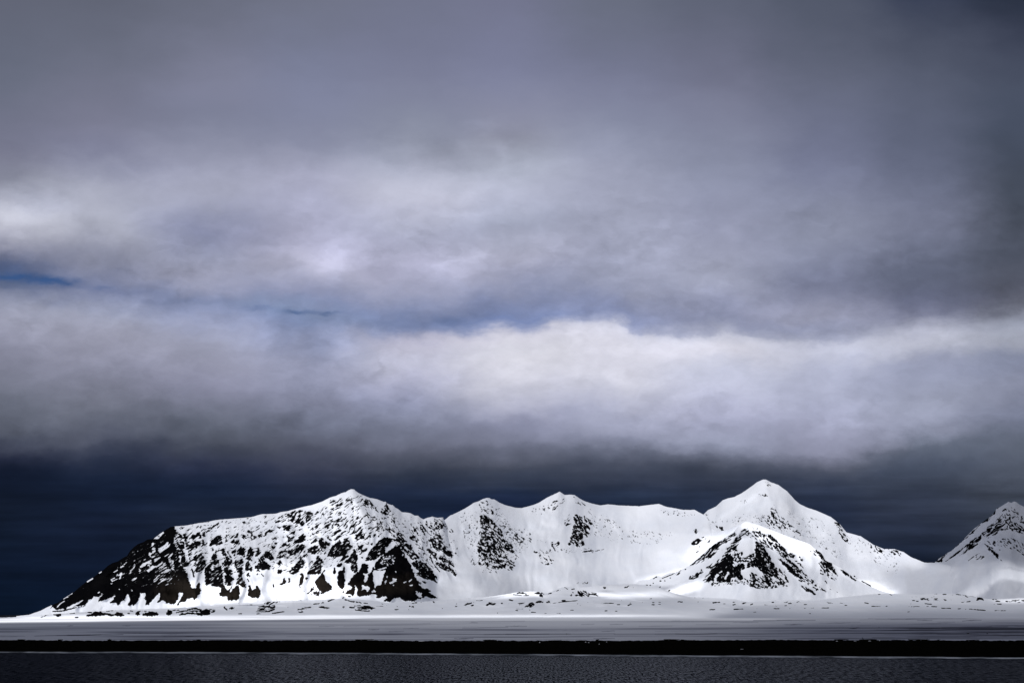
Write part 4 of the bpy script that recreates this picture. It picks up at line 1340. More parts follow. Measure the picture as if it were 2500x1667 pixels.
def mountain(name, label, key, sky, px0, px1, bottom, k, rows, sms=(14, 40, 110), skew=0.0, wander=30.0, ribs=(0.0, 0.0), relief=26.0, seed=5, step=1.0, jit=0.5, back=900.0, prof=None):
    """sky: skyline as px, py, distance.  The face falls towards the camera at
    slope 1/k below the skyline, with gullies and knolls; a back slope closes it."""
    S = np.array(sky)
    cols = np.arange(px0, px1 + step, step)
    T = np.interp(cols, S[:, 0], S[:, 1])
    sm = lambda a, w: np.convolve(np.pad(a, int(w / step), mode='edge'), np.hanning(2 * int(w / step) + 1) / np.hanning(2 * int(w / step) + 1).sum(), 'valid')
    T0 = T
    T = T + (fbm(cols / 5.0, cols * 0 + 3, seed + 9, 3) - 0.5) * 2 * jit
    dt = np.interp(cols, S[:, 0], S[:, 2])
    dt = sm(dt, 80)
    Ta, Tb, Tc = sm(T0, sms[0]), sm(T0, sms[1]), sm(T0, sms[2])
    B = np.interp(cols, bottom[:, 0], bottom[:, 1])
    Fld, den = survey(ROCK[key], MORE[key])
    soft = blur(den, 4)
    s = np.linspace(0, 1, rows)[:, None]
    PYY = B[None] + (T - B)[None] * s
    PXX = np.repeat(cols[None], rows, 0)
    drop = (PYY - T[None])
    f1 = np.clip(drop / 40, 0, 1); f2 = np.clip((drop - 30) / 130, 0, 1)
    f1 = f1 * f1 * (3 - 2 * f1); f2 = f2 * f2 * (3 - 2 * f2)
    wobx = skew * np.clip(drop, 0, 400) + (fbm(PXX / 50, PYY / 50, seed + 4, 3) - 0.5) * wander * f1
    at = lambda A: np.interp((PXX - wobx).ravel(), cols, A).reshape(PXX.shape)
    Ts = Ta[None] * (1 - f1) + (at(Tb) * (1 - f2) + at(Tc) * f2) * f1
    h = (PYY - Ts) * dt[None] / FPX
    D = dt[None] - k * h * (1 + (0.25 * (h / 400.0)))
    # gullies running down the face, rock ribs standing proud, small knolls
    fade = np.clip(drop / 10.0, 0, 1)
    u = PXX + ribs[1] * (PYY - 1300)
    wob = (fbm(PXX / 60, PYY / 60, seed + 3, 2) - 0.5) * 40
    gl = fbm((u + wob) / 24.0, PYY / 160.0, seed, 2) - 0.5
    big = fbm(PXX / 110.0, PYY / 110.0, seed + 1, 3) - 0.5
    fine = fbm(PXX / 9.0, PYY / 9.0, seed + 2, 3) - 0.5
    dn = sample(soft, PXX, PYY)
    D = D - fade * (ribs[0] * gl * np.clip(drop / 60, 0, 1) + (80 * big + 30 * (fbm(PXX / 34, PYY / 46, seed + 6, 3) - 0.5)) * np.clip(drop / 60, 0, 1) + relief * dn + (3 + 16 * dn) * fine)
    if key == 'cirque':
        JOIN['px'], JOIN['py'], JOIN['d'] = cols, PYY, D
    if key == 'headland':       # the last ribs run out into the wall of the bowl
        for c in np.nonzero(cols > 1010)[0]:
            q = int(round((cols[c] - JOIN['px'][0]) / step))
            cd = np.interp(PYY[:, c], JOIN['py'][::-1, q], JOIN['d'][::-1, q]) - 6
            ss = lambda a, b_, x: np.clip((x - a) / (b_ - a), 0, 1) ** 2 * (3 - 2 * np.clip((x - a) / (b_ - a), 0, 1))
            w = np.maximum(ss(1075, 1112, cols[c]), ss(1020, 1085, cols[c]) * ss(1370, 1440, PYY[:, c]))
            D[:, c] = D[:, c] * (1 - w) + cd * w
    X = (PXX - CX) / FPX * D
    Z = CAMZ + (HY - PYY) / FPX * D
    co = [np.stack([X, D, Z], -1)]
    fl = [sample(Fld, PXX, PYY)]
    scr = [sample(scree, PXX, PYY) if key in ('headland', 'apron') else np.zeros_like(PXX)]
    # back slope
    nb = 10
    Xt, Dt, Zt = X[-1], D[-1], Z[-1]
    for j in range(1, nb + 1):
        f = j / nb
        rough = (fbm(cols / 60.0, cols * 0 + j * 0.7, seed + 7, 2) - 0.5) * 90 * f
        co.append(np.stack([Xt * (1 + back * f / Dt), Dt + back * f, Zt * (1 - f) - 4 * f + np.minimum(rough, 0.3 * Zt) * (1 - f) - 1.5], -1)[None])
        fl.append(np.full((1, len(cols)), -0.5) + 0.5 * (vnoise(cols / 12, cols * 0 + j, seed + 8) > 0.6)[None])
        scr.append(np.zeros((1, len(cols))))
    co = np.concatenate(co, 0)
    o = grid_mesh(name, co.reshape(-1, 3), rows + nb, len(cols), M_SNOWROCK,
                  {'rock': np.concatenate(fl, 0), 'scree': np.concatenate(scr, 0)})
    splat(co[:rows].reshape(-1, 3)[::3], PXX.ravel()[::3], PYY.ravel()[::3], key, 6.0 if key == 'pyramid' else 1.0)
    return setting(o, label)


def tri(txt):
    return [tuple(r) for r in pts(txt)]


HEAD = tri("""40,1503,6350 70,1500,6350 100,1489.8,6380 119,1479.6,6400 141,1470.4,6420 153,1462,6430 180,1445,6450 196,1430.6,6470 214,1417,6490 226.5,1410,6500 242,1397,6520 252,1391,6530 263,1380.6,6550 273.5,1374,6560
287,1370,6570 294,1365,6580 310,1356,6600 318,1343.5,6620 326.5,1335,6640 337,1327,6660 349,1323,6670 360,1316,6690 371.4,1315,6700 385.7,1305.7,6720 398,1297.5,6740 407,1291,6760 417,1285.3,6780 432.7,1283.8,6800
447,1282.8,6820 463,1280.7,6840 481.6,1277,6860 504,1274,6890 520,1270,6900 538,1267.8,6920 563,1265.7,6940 592,1263.7,6960 614,1261.6,6980 625.5,1258,7000 640,1254.5,7010 663,1254,7030 675.5,1253,7040 686,1249,7050
704,1246.8,7060 720,1242,7080 740,1236.6,7100 752,1234.4,7110 763,1232,7120 789,1222.7,7150 806,1214,7170 821,1209.4,7180 833.7,1203,7190 843,1201,7200 851,1196,7200 858,1193.4,7200 865.3,1194.6,7200 868,1198,7200
875.5,1202.8,7209.68 884,1207,7220.65 902,1214.5,7243.87 921,1218,7268.39 937,1224.7,7289.03 941.7,1223.7,7295.1 944,1227.8,7298.06 955.5,1232,7312.9 959,1232,7317.42 965.7,1239,7326.06 972,1242,7334.19 981,1249.7,7345.81 992,1250.7,7360 1001.4,1252,7372.13
1012.6,1257.9,7386.58 1020.8,1258,7397.16 1028,1264.5,7406.45 1034,1267,7414.19 1043,1263.5,7425.81 1055.5,1260.4,7441.94 1066.7,1263.5,7456.39 1082,1262.5,7476.13 1085,1269,7480 1095,1292,7480 1112,1330,7480 1128,1370,7480 1150,1420,7480 1190,1470,7480""")
CIRQ = tri("""1010,1300,7500 1060,1280,7513 1085,1269,7520 1099,1258,7571 1113,1252,7621 1125.5,1246,7667 1144,1235.7,7734 1157,1226.5,7781 1167,1223.5,7817 1178.6,1217.9,7859 1187.8,1215,7892 1195,1214.8,7914 1200.5,1218.4,7930 1208,1218.9,7951
1219,1226.5,7982 1231.6,1231.6,8018 1246,1235.7,8059 1259,1238.8,8096 1273.5,1239.8,8137 1283.7,1237,8166 1303,1231.6,8221 1316,1226.5,8258 1325,1220.6,8284 1337,1213.5,8318 1353.5,1205.8,8364 1366.7,1199.7,8402 1379,1207.9,8433 1390,1206.8,8460
1403.5,1207.9,8494 1413.7,1215.5,8520 1423,1221,8544 1433,1225,8569 1451.4,1230,8615 1466.7,1232.9,8654 1484,1230.8,8697 1504.5,1232.3,8749 1520,1233.4,8800 1560,1235,8800 1609,1229.4,8780 1625,1236,8760 1669,1244,8700 1696,1244,8600
1715,1254.5,8500 1725,1262,8450 1733,1275,8400 1738,1290,8300 1753,1297,8200 1772,1293,8000 1800,1282,7800 1823,1276,7700 1900,1310,7700""")
HORN = tri("""1600,1300,10000 1690,1275,10000 1718,1254.5,10000 1729,1244.4,10000 1748,1236,10000 1764,1221,10000 1778,1215.3,10000 1791.5,1213,10000 1810.5,1203.6,10000 1832,1188.6,10000
1848.7,1176.3,10000 1863.6,1169.5,10000 1870.5,1170.3,10000 1881.4,1176.3,10000 1900,1183,10000 1921,1198,9980 1941,1220,9960 1952,1229.4,9950 1968.5,1237.6,9930
1996,1247,9900 2028,1260.8,9850 2050,1278.5,9800 2066.5,1299,9770 2077,1301.6,9750 2102,1308.4,9700 2132,1329,9600 2159,1339.7,9500 2184,1339.7,9400
2206,1347,9300 2223.4,1359,9200 2241,1366,9100 2256.6,1372.4,9000 2290,1373.5,8900 2312,1378,8800 2360,1395,8700 2420,1425,8600 2480,1450,8500 2560,1470,8400""")
PYR = tri("""1440,1462,6900 1500,1448,6950 1540,1430,7000 1560,1417,7000 1584,1414,7000 1604,1405,7000 1616,1406,7000 1633,1398,7000 1647,1397,7000 1662,1391,7000 1684,1380,7000 1700,1366,7000
1718,1350,7000 1731,1337.6,7000 1749,1324,7000 1770,1312,7000 1789,1300,7000 1802,1285.5,7000 1812.7,1275.3,7000 1823,1271.7,7000 1831,1272,7000 1839,1276,7000
1855.5,1281.4,7000 1874,1289.6,7020 1894,1296.7,7050 1920,1307,7080 1941,1315.3,7100 1966.7,1323.5,7120 1980,1329.6,7120 1987,1336.7,7120 1993,1341,7120 2004.5,1349,7100
2015.7,1363,7080 2028,1372.4,7050 2042,1380.6,7020 2053.5,1385.7,7000 2063.7,1393,7000 2076,1403,6980 2090,1414,6960 2110,1424,6940 2150,1441,6900 2190,1453,6880 2240,1466,6850""")
FAR = tri("""2220,1410,9000 2270,1385,9000 2285.5,1369,9000 2293.7,1362,9000 2309,1351.8,9000 2326,1341.6,9000 2336.5,1331.4,9000 2348.8,1321,9000 2360,1308,9000 2369,1298.8,9000
2380,1288.6,9000 2389.6,1281.4,9000 2403,1271,9000 2417,1261,9000 2425,1252.9,9000 2432.4,1241.6,9000 2443.7,1235.5,9000 2459,1226.3,9000 2461.5,1224.3,9000 2470,1226.3,9000
2475.3,1223.3,9000 2480.4,1224.3,9000 2489.6,1231.4,9000 2500,1236,9000 2560,1258,8950 2640,1290,8900 2840,1350,8800""")

flat = np.array([[-200, 1512.0], [2900, 1512.0]])
mountain('cirque_mountain', 'white snow bowl below a ridge with two small summits, between the ribbed mountain and the pyramid', 'cirque', CIRQ, 1010, 1900, np.array([[-200, 1495.0], [2900, 1495.0]]), 1.75, 260, sms=(10, 26, 80), skew=0.05, ribs=(38, 0), relief=22, seed=105)
mountain('headland_mountain', 'long snow-streaked mountain with a black left flank and rows of dark rock ribs', 'headland', HEAD, 40, 1190, flat, 1.55, 320, sms=(8, 20, 60), skew=0.35, ribs=(70, 0.0), seed=5)
mountain('horn_mountain', 'tallest smooth white peak, standing behind the rock-faced pyramid', 'horn', HORN, 1600, 2560, np.array([[-200, 1490.0], [2900, 1490.0]]), 1.75, 280, sms=(8, 20, 50), skew=0.25, ribs=(30, 0.3), relief=18, seed=205)
mountain('pyramid_mountain', 'small pyramid-shaped peak with a black rock face, in front of the tallest white peak', 'pyramid', PYR, 1440, 2240, np.array([[-200, 1500.0], [2900, 1500.0]]), 1.6, 230, sms=(3, 6, 14), skew=0.03, wander=7.0, ribs=(22, 0.3), relief=24, seed=305)
mountain('far_mountain', 'grey shaded peak with a dark left ridge at the right edge', 'far', FAR, 2220, 2840, np.array([[-200, 1485.0], [2900, 1485.0]]), 1.6, 270, sms=(5, 12, 40), skew=-0.1, ribs=(30, 0.7), relief=22, seed=405)

# ------------------------------------------------------------------ snow apron and moraine at the mountain foot
ATOP = pts("""-120,1507 0,1507 60,1504 150,1497 300,1487 420,1484 520,1477 600,1470 700,1466 800,1462 816,1460.5 870,1462 950,1468 1040,1468 1100,1462 1200,1455 1245,1448
1262,1444 1290,1443 1318,1442 1330,1450 1340,1450 1352,1440 1370,1432 1400,1433 1440,1432 1470,1428 1500,1426 1540,1424 1600,1430 1640,1446 1680,1456 1760,1460 1900,1464 2000,1463 2130,1449 2190,1449 2250,1451 2280,1448 2340,1449 2380,1456 2420,1462 2450,1461 2500,1458 2840,1462""")
acol = np.arange(-120, 2841, 1.25)
aT0 = np.interp(acol, ATOP[:, 0], ATOP[:, 1])
aT0 = np.convolve(np.pad(aT0, 20, mode='edge'), np.hanning(41) / np.hanning(41).sum(), 'valid')
aTj = (fbm(acol / 7, acol * 0, 71, 3) - 0.5) * 1.6
aT = aT0 + aTj
arow = 110
sA = np.linspace(0, 1, arow)[:, None]
aB = 1508.6 + 0 * aT
APY = aB[None] + (np.minimum(aT0, aB - 0.5) - aB)[None] * sA + aTj[None] * sA ** 8
APX = np.repeat(acol[None], arow, 0)
dB = CAMZ * FPX / (aB - HY)
dT = np.interp(acol, [-120, 60, 300, 900, 1100, 1500, 2000, 2840], [4900, 5200, 6000, 6150, 6250, 6350, 6400, 6400])
FldA, denA = survey(ROCK['apron'])
softA = blur(denA, 3)
bigA = fbm(APX / 70.0, APY / 14.0, 72, 3) - 0.5
AD = dB[None] + (dT - dB)[None] * sA ** 0.75 - np.sin(sA * math.pi) ** 0.5 * (160 * bigA + 45 * sample(softA, APX, APY))
AX = (APX - CX) / FPX * AD
AZ = CAMZ + (HY - APY) / FPX * AD
co = [np.stack([AX, AD, AZ], -1)]
fl = [sample(FldA, APX, APY)]
scr = [sample(scree, APX, APY) * 0.4]
for j in range(1, 7):
    f = j / 6
    co.append(np.stack([AX[-1] * (1 + 300 * f / AD[-1]), AD[-1] + 300 * f, AZ[-1] - 0.05 * 300 * f - 25 * f * f], -1)[None])
    fl.append(np.full((1, len(acol)), -0.6)); scr.append(np.zeros((1, len(acol))))
# the apron runs under the edge of the ice
co.insert(0, np.stack([AX[0] * 0.985, AD[0] * 0.985, AZ[0] * 0 - 3.0], -1)[None])
fl.insert(0, np.full((1, len(acol)), -0.6)); scr.insert(0, np.zeros((1, len(acol))))
co = np.concatenate(co, 0)
o = grid_mesh('snow_plain', co.reshape(-1, 3), arow + 7, len(acol), M_SNOWROCK, {'rock': np.concatenate(fl, 0), 'scree': np.concatenate(scr, 0)})
splat(np.stack([AX, AD, AZ], -1).reshape(-1, 3), APX.ravel(), APY.ravel(), 'apron')
setting(o, 'low snow plain with patches of dark moraine at the foot of the mountains')

# ------------------------------------------------------------------ fjord ice
icol = np.arange(-700, 3201, 2.5)
irow_py = np.concatenate([np.arange(1581, 1512, -0.5), np.arange(1512, 1508.3, -0.15)])
IPX, IPY = np.meshgrid(icol, irow_py)
ID = CAMZ * FPX / (IPY - HY)
IX = (IPX - CX) / FPX * ID
lead = np.zeros((RH, RW), np.float32)
for it in LEADS.replace('\n', ';').split(';'):
    x1, y1, x2, y2, w, v = [float(q) for q in it.split()]
    n = 9
    rs = np.random.RandomState(int(x1 * 7 + y1))
    ln = [(x1 + (x2 - x1) * t, y1 + (y2 - y1) * t + rs.uniform(-.5, .5)) for t in np.linspace(0, 1, n)]
    for a, b2, q in zip(ln[:-1], ln[1:], np.linspace(0, 1, n - 1)):
        m, sl = linemask([a, b2], max(0.2, w * (1 - 0.75 * abs(2 * q - 1)) - 0.25))
        lead[sl] = np.maximum(lead[sl], v * m)
# broader greyer, slushy ice in bands, more of it to the right and near the shore
band = fbm(GX / 420.0, GY / 3.2, 77, 4, 0.6)
right = np.clip((GX - 1500) / 900.0, 0, 1) * np.clip((1566 - GY) / 10, 0, 1) * np.clip((GY - 1506) / 22, 0, 1)
near = np.clip((GY - 1518) / 30.0, 0, 1)
wet = np.clip((band - 0.52) * 3.0, 0, 1) * (0.25 + 0.35 * near + 0.45 * right) + 0.10 * near + 0.30 * right
wet = np.maximum(np.clip(wet, 0, 0.8), lead)
m_ice, nt, b = mat('fjord_ice')
at = N(nt, 'ShaderNodeAttribute', attribute_name='wet')
geo = N(nt, 'ShaderNodeNewGeometry')
mp = N(nt, 'ShaderNodeMapping')
mp.inputs['Scale'].default_value = (0.004, 0.012, 0.01)
nt.links.new(geo.outputs['Position'], mp.inputs['Vector'])
nz = N(nt, 'ShaderNodeTexNoise')
nz.inputs['Scale'].default_value = 1.0; nz.inputs['Detail'].default_value = 7; nz.inputs['Roughness'].default_value = 0.6
nt.links.new(mp.outputs[0], nz.inputs['Vector'])
ma = N(nt, 'ShaderNodeMath', operation='MULTIPLY_ADD')
nt.links.new(nz.outputs[0], ma.inputs[0]); ma.inputs[1].default_value = 0.16
sb = N(nt, 'ShaderNodeMath', operation='SUBTRACT')
nt.links.new(at.outputs['Fac'], sb.inputs[0]); sb.inputs[1].default_value = 0.08
nt.links.new(sb.outputs[0], ma.inputs[2])
rp = N(nt, 'ShaderNodeValToRGB')
for p, c in ((0.0, (0.82, 0.84, 0.90, 1)), (0.35, (0.42, 0.43, 0.50, 1)), (0.65, (0.15, 0.155, 0.19, 1)), (1.0, (0.012, 0.013, 0.018, 1))):
    e = rp.color_ramp.elements.new(p) if p not in (0.0, 1.0) else rp.color_ramp.elements[0 if p == 0 else -1]
    e.color = c
nt.links.new(ma.outputs[0], rp.inputs[0])
nt.links.new(rp.outputs[0], b.inputs['Base Color'])
b.inputs['Roughness'].default_value = 0.85
b.inputs['Specular IOR Level'].default_value = 0.0
IZ = 0.25 + (fbm(IX / 120, ID / 120, 78, 2) - 0.5) * 0.3
o = grid_mesh('fjord_ice', np.stack([IX, ID, IZ], -1).reshape(-1, 3), len(irow_py), len(icol), m_ice, {'wet': sample(wet, IPX, IPY)})
setting(o, 'flat grey-white sheet of fjord ice crossed by thin dark leads')
splat(np.stack([IX, ID, IZ], -1).reshape(-1, 3), IPX.ravel(), IPY.ravel(), 'ice')

# ------------------------------------------------------------------ gravel spit
scol = np.arange(-1000, 3500, 1.5)
edge_py = np.interp(scol, [-420, 0, 450, 1200, 1900, 2500, 2920], [1590, 1592, 1593, 1598, 1603, 1607, 1610])
edge_py = edge_py + (fbm(scol / 60, scol * 0, 81, 3) - 0.5) * 1.2
crest_py = 1562.0 + (fbm(scol / 210, scol * 0, 82, 3) - 0.5) * 4.0 + (fbm(scol / 9, scol * 0, 83, 3) - 0.5) * 2.4
dF = CAMZ * FPX / (edge_py - HY)
dC = np.full_like(scol, 592.0) + (fbm(scol / 300, scol * 0, 84, 2) - 0.5) * 30
zC = CAMZ - (crest_py - HY) / FPX * dC
rows = []
nS = 46
for j in range(nS + 1):
    s = j / nS
    d = dF * (1 - s) + dC * s
    berm = 0.22 * math.exp(-((s - 0.45) / 0.06) ** 2) + 0.15 * math.exp(-((s - 0.72) / 0.05) ** 2)
    z = zC * s ** 0.85 + berm + (fbm(scol / 6, scol * 0 + j * 0.9, 85, 3) - 0.5) * 0.16 * min(1, s * 6) * min(1, (1 - s) * 8)
    rows.append(np.stack([(scol - CX) / FPX * d, d, z], -1))
for dd, zz in ((8, -0.15), (30, -0.9), (70, -1.8), (95, -3.0)):
    d = dC + dd
    rows.append(np.stack([(scol - CX) / FPX * d, d, zC + zz], -1))
d = dF - 6
rows.insert(0, np.stack([(scol - CX) / FPX * d, d, 0 * d - 0.5], -1))
m_grav, nt, b = mat('black_gravel')
geo = N(nt, 'ShaderNodeNewGeometry')
nz = N(nt, 'ShaderNodeTexNoise'); nz.inputs['Scale'].default_value = 0.35; nz.inputs['Detail'].default_value = 8; nz.inputs['Roughness'].default_value = 0.7
nt.links.new(geo.outputs['Position'], nz.inputs['Vector'])
rp = N(nt, 'ShaderNodeValToRGB')
rp.color_ramp.elements[0].position = 0.4; rp.color_ramp.elements[1].position = 0.8
rp.color_ramp.elements[0].color = (0.0025, 0.0025, 0.0020, 1)
rp.color_ramp.elements[1].color = (0.0120, 0.0110, 0.0080, 1)
nt.links.new(nz.outputs[0], rp.inputs[0]); nt.links.new(rp.outputs[0], b.inputs['Base Color'])
b.inputs['Roughness'].default_value = 0.95
b.inputs['Specular IOR Level'].default_value = 0.0
sco = np.concatenate(rows, 0)
o = grid_mesh('gravel_beach', sco, len(rows), len(scol), m_grav)
setting(o, 'long low spit of black gravel between the dark water and the ice')
splat(sco[len(scol):-len(scol)], np.tile(scol, len(rows) - 2), np.full((len(rows) - 2) * len(scol), 1575.0), 'spit')


def beach_at(px, s):
    """point on the spit: photo column, 0 at the water, 1 on the crest"""
    i = np.interp(px, scol, np.arange(len(scol)))
    i0 = int(i)
    r = 1 + s * nS
    r0 = int(min(r, nS))
    p = rows[r0][i0] * (1 - (r - r0)) + rows[r0 + 1][i0] * (r - r0)
    return Vector(p)


# ice foot: a thin frozen rim along the water line
m_rim, nt, b = mat('frozen_rim')
geo = N(nt, 'ShaderNodeNewGeometry')
nz = N(nt, 'ShaderNodeTexNoise'); nz.inputs['Scale'].default_value = 0.12; nz.inputs['Detail'].default_value = 6
nt.links.new(geo.outputs['Position'], nz.inputs['Vector'])
rp = N(nt, 'ShaderNodeValToRGB')
rp.color_ramp.elements[0].position = 0.38; rp.color_ramp.elements[1].position = 0.62
rp.color_ramp.elements[0].color = (0.10, 0.11, 0.12, 1); rp.color_ramp.elements[1].color = (0.62, 0.65, 0.68, 1)
nt.links.new(nz.outputs[0], rp.inputs[0]); nt.links.new(rp.outputs[0], b.inputs['Base Color'])
b.inputs['Roughness'].default_value = 0.8
b.inputs['Specular IOR Level'].default_value = 0.0
wid = 5.0 + 5.5 * np.clip((fbm(scol / 90, scol * 0, 87, 3) - 0.3) * 2.2, 0.1, 1)
wid *= np.interp(scol, [-400, 0, 400, 900, 2000, 2300, 2500], [0.5, 0.5, 0.7, 1, 1, 0.8, 0.35])
rr = []
for f, z in ((-0.65, -0.2), (-0.5, 0.16), (-0.2, 0.22), (0.25, 0.30), (0.5, 0.05)):
    d = dF + wid * f
    rr.append(np.stack([(scol - CX) / FPX * d, d, 0 * d + z], -1))
o = grid_mesh('ice_foot', np.concatenate(rr, 0), len(rr), len(scol), m_rim)
setting(o, 'thin pale frozen rim where the dark water meets the black gravel')

# ------------------------------------------------------------------ water
m_w, nt, b = mat('dark_sea')
L = nt.links.new
geo = N(nt, 'ShaderNodeNewGeometry')


def wave(scale, detail, stretch):
    mp = N(nt, 'ShaderNodeMapping')
    mp.inputs['Scale'].default_value = stretch
    L(geo.outputs['Position'], mp.inputs['Vector'])
    n = N(nt, 'ShaderNodeTexNoise')
    n.inputs['Scale'].default_value = scale
    n.inputs['Detail'].default_value = detail
    n.inputs['Roughness'].default_value = 0.6
    L(mp.outputs[0], n.inputs['Vector'])
    return n.outputs[0]


wv = wave(1.0, 3, (1.5, 0.13, 1))
gust = wave(0.02, 3, (1.0, 0.6, 1))
mul = N(nt, 'ShaderNodeMapRange')
L(gust, mul.inputs[0])
mul.inputs[1].default_value = 0.3; mul.inputs[2].default_value = 0.7
mul.inputs[3].default_value = 0.65; mul.inputs[4].default_value = 1.1
hm = N(nt, 'ShaderNodeMath', operation='MULTIPLY')
L(wv, hm.inputs[0]); L(mul.outputs[0], hm.inputs[1])
bp = N(nt, 'ShaderNodeBump')
bp.inputs['Strength'].default_value = 1.0
bp.inputs['Distance'].default_value = 1.6
L(hm.outputs[0], bp.inputs['Height'])
nt.nodes.remove(b)
df = N(nt, 'ShaderNodeBsdfDiffuse'); df.inputs['Color'].default_value = (0.004, 0.006, 0.010, 1)
gl = N(nt, 'ShaderNodeBsdfGlossy'); gl.inputs['Roughness'].default_value = 0.12
gl.inputs['Color'].default_value = (0.12, 0.126, 0.14, 1)      # a polariser takes most of the glare off the sea
fr = N(nt, 'ShaderNodeFresnel'); fr.inputs['IOR'].default_value = 1.33
L(bp.outputs[0], gl.inputs['Normal']); L(bp.outputs[0], fr.inputs['Normal'])
# steep and flat facets come in patches: some throw the sky back, some do not
fc = N(nt, 'ShaderNodeMapRange')
L(wave(1.0, 2, (2.2, 0.21, 1)), fc.inputs[0])
fc.inputs[1].default_value = 0.40; fc.inputs[2].default_value = 0.70
fc.inputs[3].default_value = 0.03; fc.inputs[4].default_value = 3.0
fm = N(nt, 'ShaderNodeMath', operation='MULTIPLY', use_clamp=True)
L(fr.outputs[0], fm.inputs[0]); L(fc.outputs[0], fm.inputs[1])
mx = N(nt, 'ShaderNodeMixShader')
L(fm.outputs[0], mx.inputs[0]); L(df.outputs[0], mx.inputs[1]); L(gl.outputs[0], mx.inputs[2])
L(mx.outputs[0], nt.nodes['Material Output'].inputs['Surface'])
me = bpy.data.meshes.new('water')
R = 90000.0
gx = [-R, -3000, -600, 600, 3000, R]
gy = [-2000, 100, 700, 3000, 12000, R]
vs = [(x, y, 0) for y in gy for x in gx]
fs = [(j * 6 + i, j * 6 + i + 1, j * 6 + i + 7, j * 6 + i + 6) for j in range(5) for i in range(5)]
me.from_pydata(vs, [], fs)
me.materials.append(m_w)
water = bpy.data.objects.new('water', me)
COL.objects.link(water)
setting(water, 'dark rippled sea in front of the gravel spit')
wx, wy = np.meshgrid(np.linspace(-700, 700, 60), np.linspace(-200, 600, 60))
splat(np.stack([wx.ravel(), wy.ravel(), 0 * wx.ravel()], -1), np.full(wx.size, 100.0), np.full(wx.size, 1575.0), 'water')

# ------------------------------------------------------------------ driftwood, snow remnants, boulders
def link(name, vs, fs, material, parent=None):
    me = bpy.data.meshes.new(name)
    me.from_pydata([tuple(v) for v in vs], [], fs)
    for p in me.polygons:
        p.use_smooth = True
    me.materials.append(material)
    me.update()
    o = bpy.data.objects.new(name, me)
    COL.objects.link(o)
    if parent:
        o.parent = parent
    return o


def tube(path, radii, seg=9, rough=0.0, seed=0):
    rs = random.Random(seed)
    vs, fs = [], []
    n = len(path)
    for i, (p, r) in enumerate(zip(path, radii)):
        t = (path[min(i + 1, n - 1)] - path[max(i - 1, 0)]).normalized()
        a = t.cross(Vector((0.13, 0.2, 1))).normalized()
        b_ = t.cross(a)
        for k in range(seg):
            w = 2 * math.pi * k / seg
            q = r * (1 + rs.uniform(-rough, rough))
            vs.append(p + a * (q * math.cos(w)) + b_ * (q * math.sin(w)))
    for i in range(n - 1):
        for k in range(seg):
            fs.append((i * seg + k, i * seg + (k + 1) % seg, (i + 1) * seg + (k + 1) % seg, (i + 1) * seg + k))
    fs.append(tuple(range(seg))[::-1])
    fs.append(tuple((n - 1) * seg + k for k in range(seg)))
    return vs, fs


m_wood, nt, b = mat('weathered_driftwood')
geo = N(nt, 'ShaderNodeNewGeometry')
nz = N(nt, 'ShaderNodeTexNoise'); nz.inputs['Scale'].default_value = 3.0; nz.inputs['Detail'].default_value = 6
nt.links.new(geo.outputs['Position'], nz.inputs['Vector'])
rp = N(nt, 'ShaderNodeValToRGB')
rp.color_ramp.elements[0].color = (0.004, 0.004, 0.0035, 1); rp.color_ramp.elements[1].color = (0.02, 0.018, 0.014, 1)
nt.links.new(nz.outputs[0], rp.inputs[0]); nt.links.new(rp.outputs[0], b.inputs['Base Color'])
b.inputs['Roughness'].default_value = 0.9
b.inputs['Specular IOR Level'].default_value = 0.1

LOGS = [  # column, length px, thickness px, tilt, stub (along, length px, lean), label
    (2119, 44, 3.4, 0.03, (0.30, 5.0, -0.5), 'thickest black driftwood log on the spit, with a short upright stub'),
    (2055, 36, 2.2, 0.0, None, 'straight flat driftwood log just to the left of the stubbed thick log'),
    (2190, 26, 1.8, -0.03, None, 'short low driftwood log just to the right of the stubbed thick log'),
    (2243, 54, 2.0, 0.0, (0.97, 2.6, 0.6), 'long straight driftwood log with a bent tip at its right end'),
    (2290, 14, 1.5, 0.16, (0.5, 3.0, 0.7), 'small forked driftwood branch leaning up beside the long straight log'),
    (2376, 34, 1.9, 0.02, None, 'lone driftwood log lying farthest to the right on the spit crest'),
    (1356, 32, 1.8, 0.02, None, 'thin driftwood log lying alone near the middle of the spit crest'),
    (1196, 34, 2.2, 0.0, None, 'lumpy driftwood log on the crest below the second snowy summit'),
    (1459, 8, 2.6, 0.1, None, 'stubby driftwood stump on the crest, between two low thin logs'),
    (1640, 40, 1.6, -0.01, None, 'long thin driftwood log on the crest below the left foot of the pyramid peak'),
    (562, 58, 1.7, 0.0, None, 'longest driftwood log on the left part of the spit crest'),
    (485, 10, 2.2, 0.05, None, 'small driftwood stump just left of the longest log on the left part'),
    (268, 9, 2.4, 0.0, (0.5, 2.0, 0.2), 'small driftwood stump with a knob, standing on the left part of the crest'),
    (148, 11, 3.0, 0.05, None, 'fat driftwood stump below the left foot of the ribbed mountain'),
    (53, 18, 2.0, 0.0, None, 'short driftwood log farthest to the left on the crest'),
    (890, 46, 1.8, 0.01, None, 'low driftwood log on the crest below the highest summit of the ribbed mountain'),
]
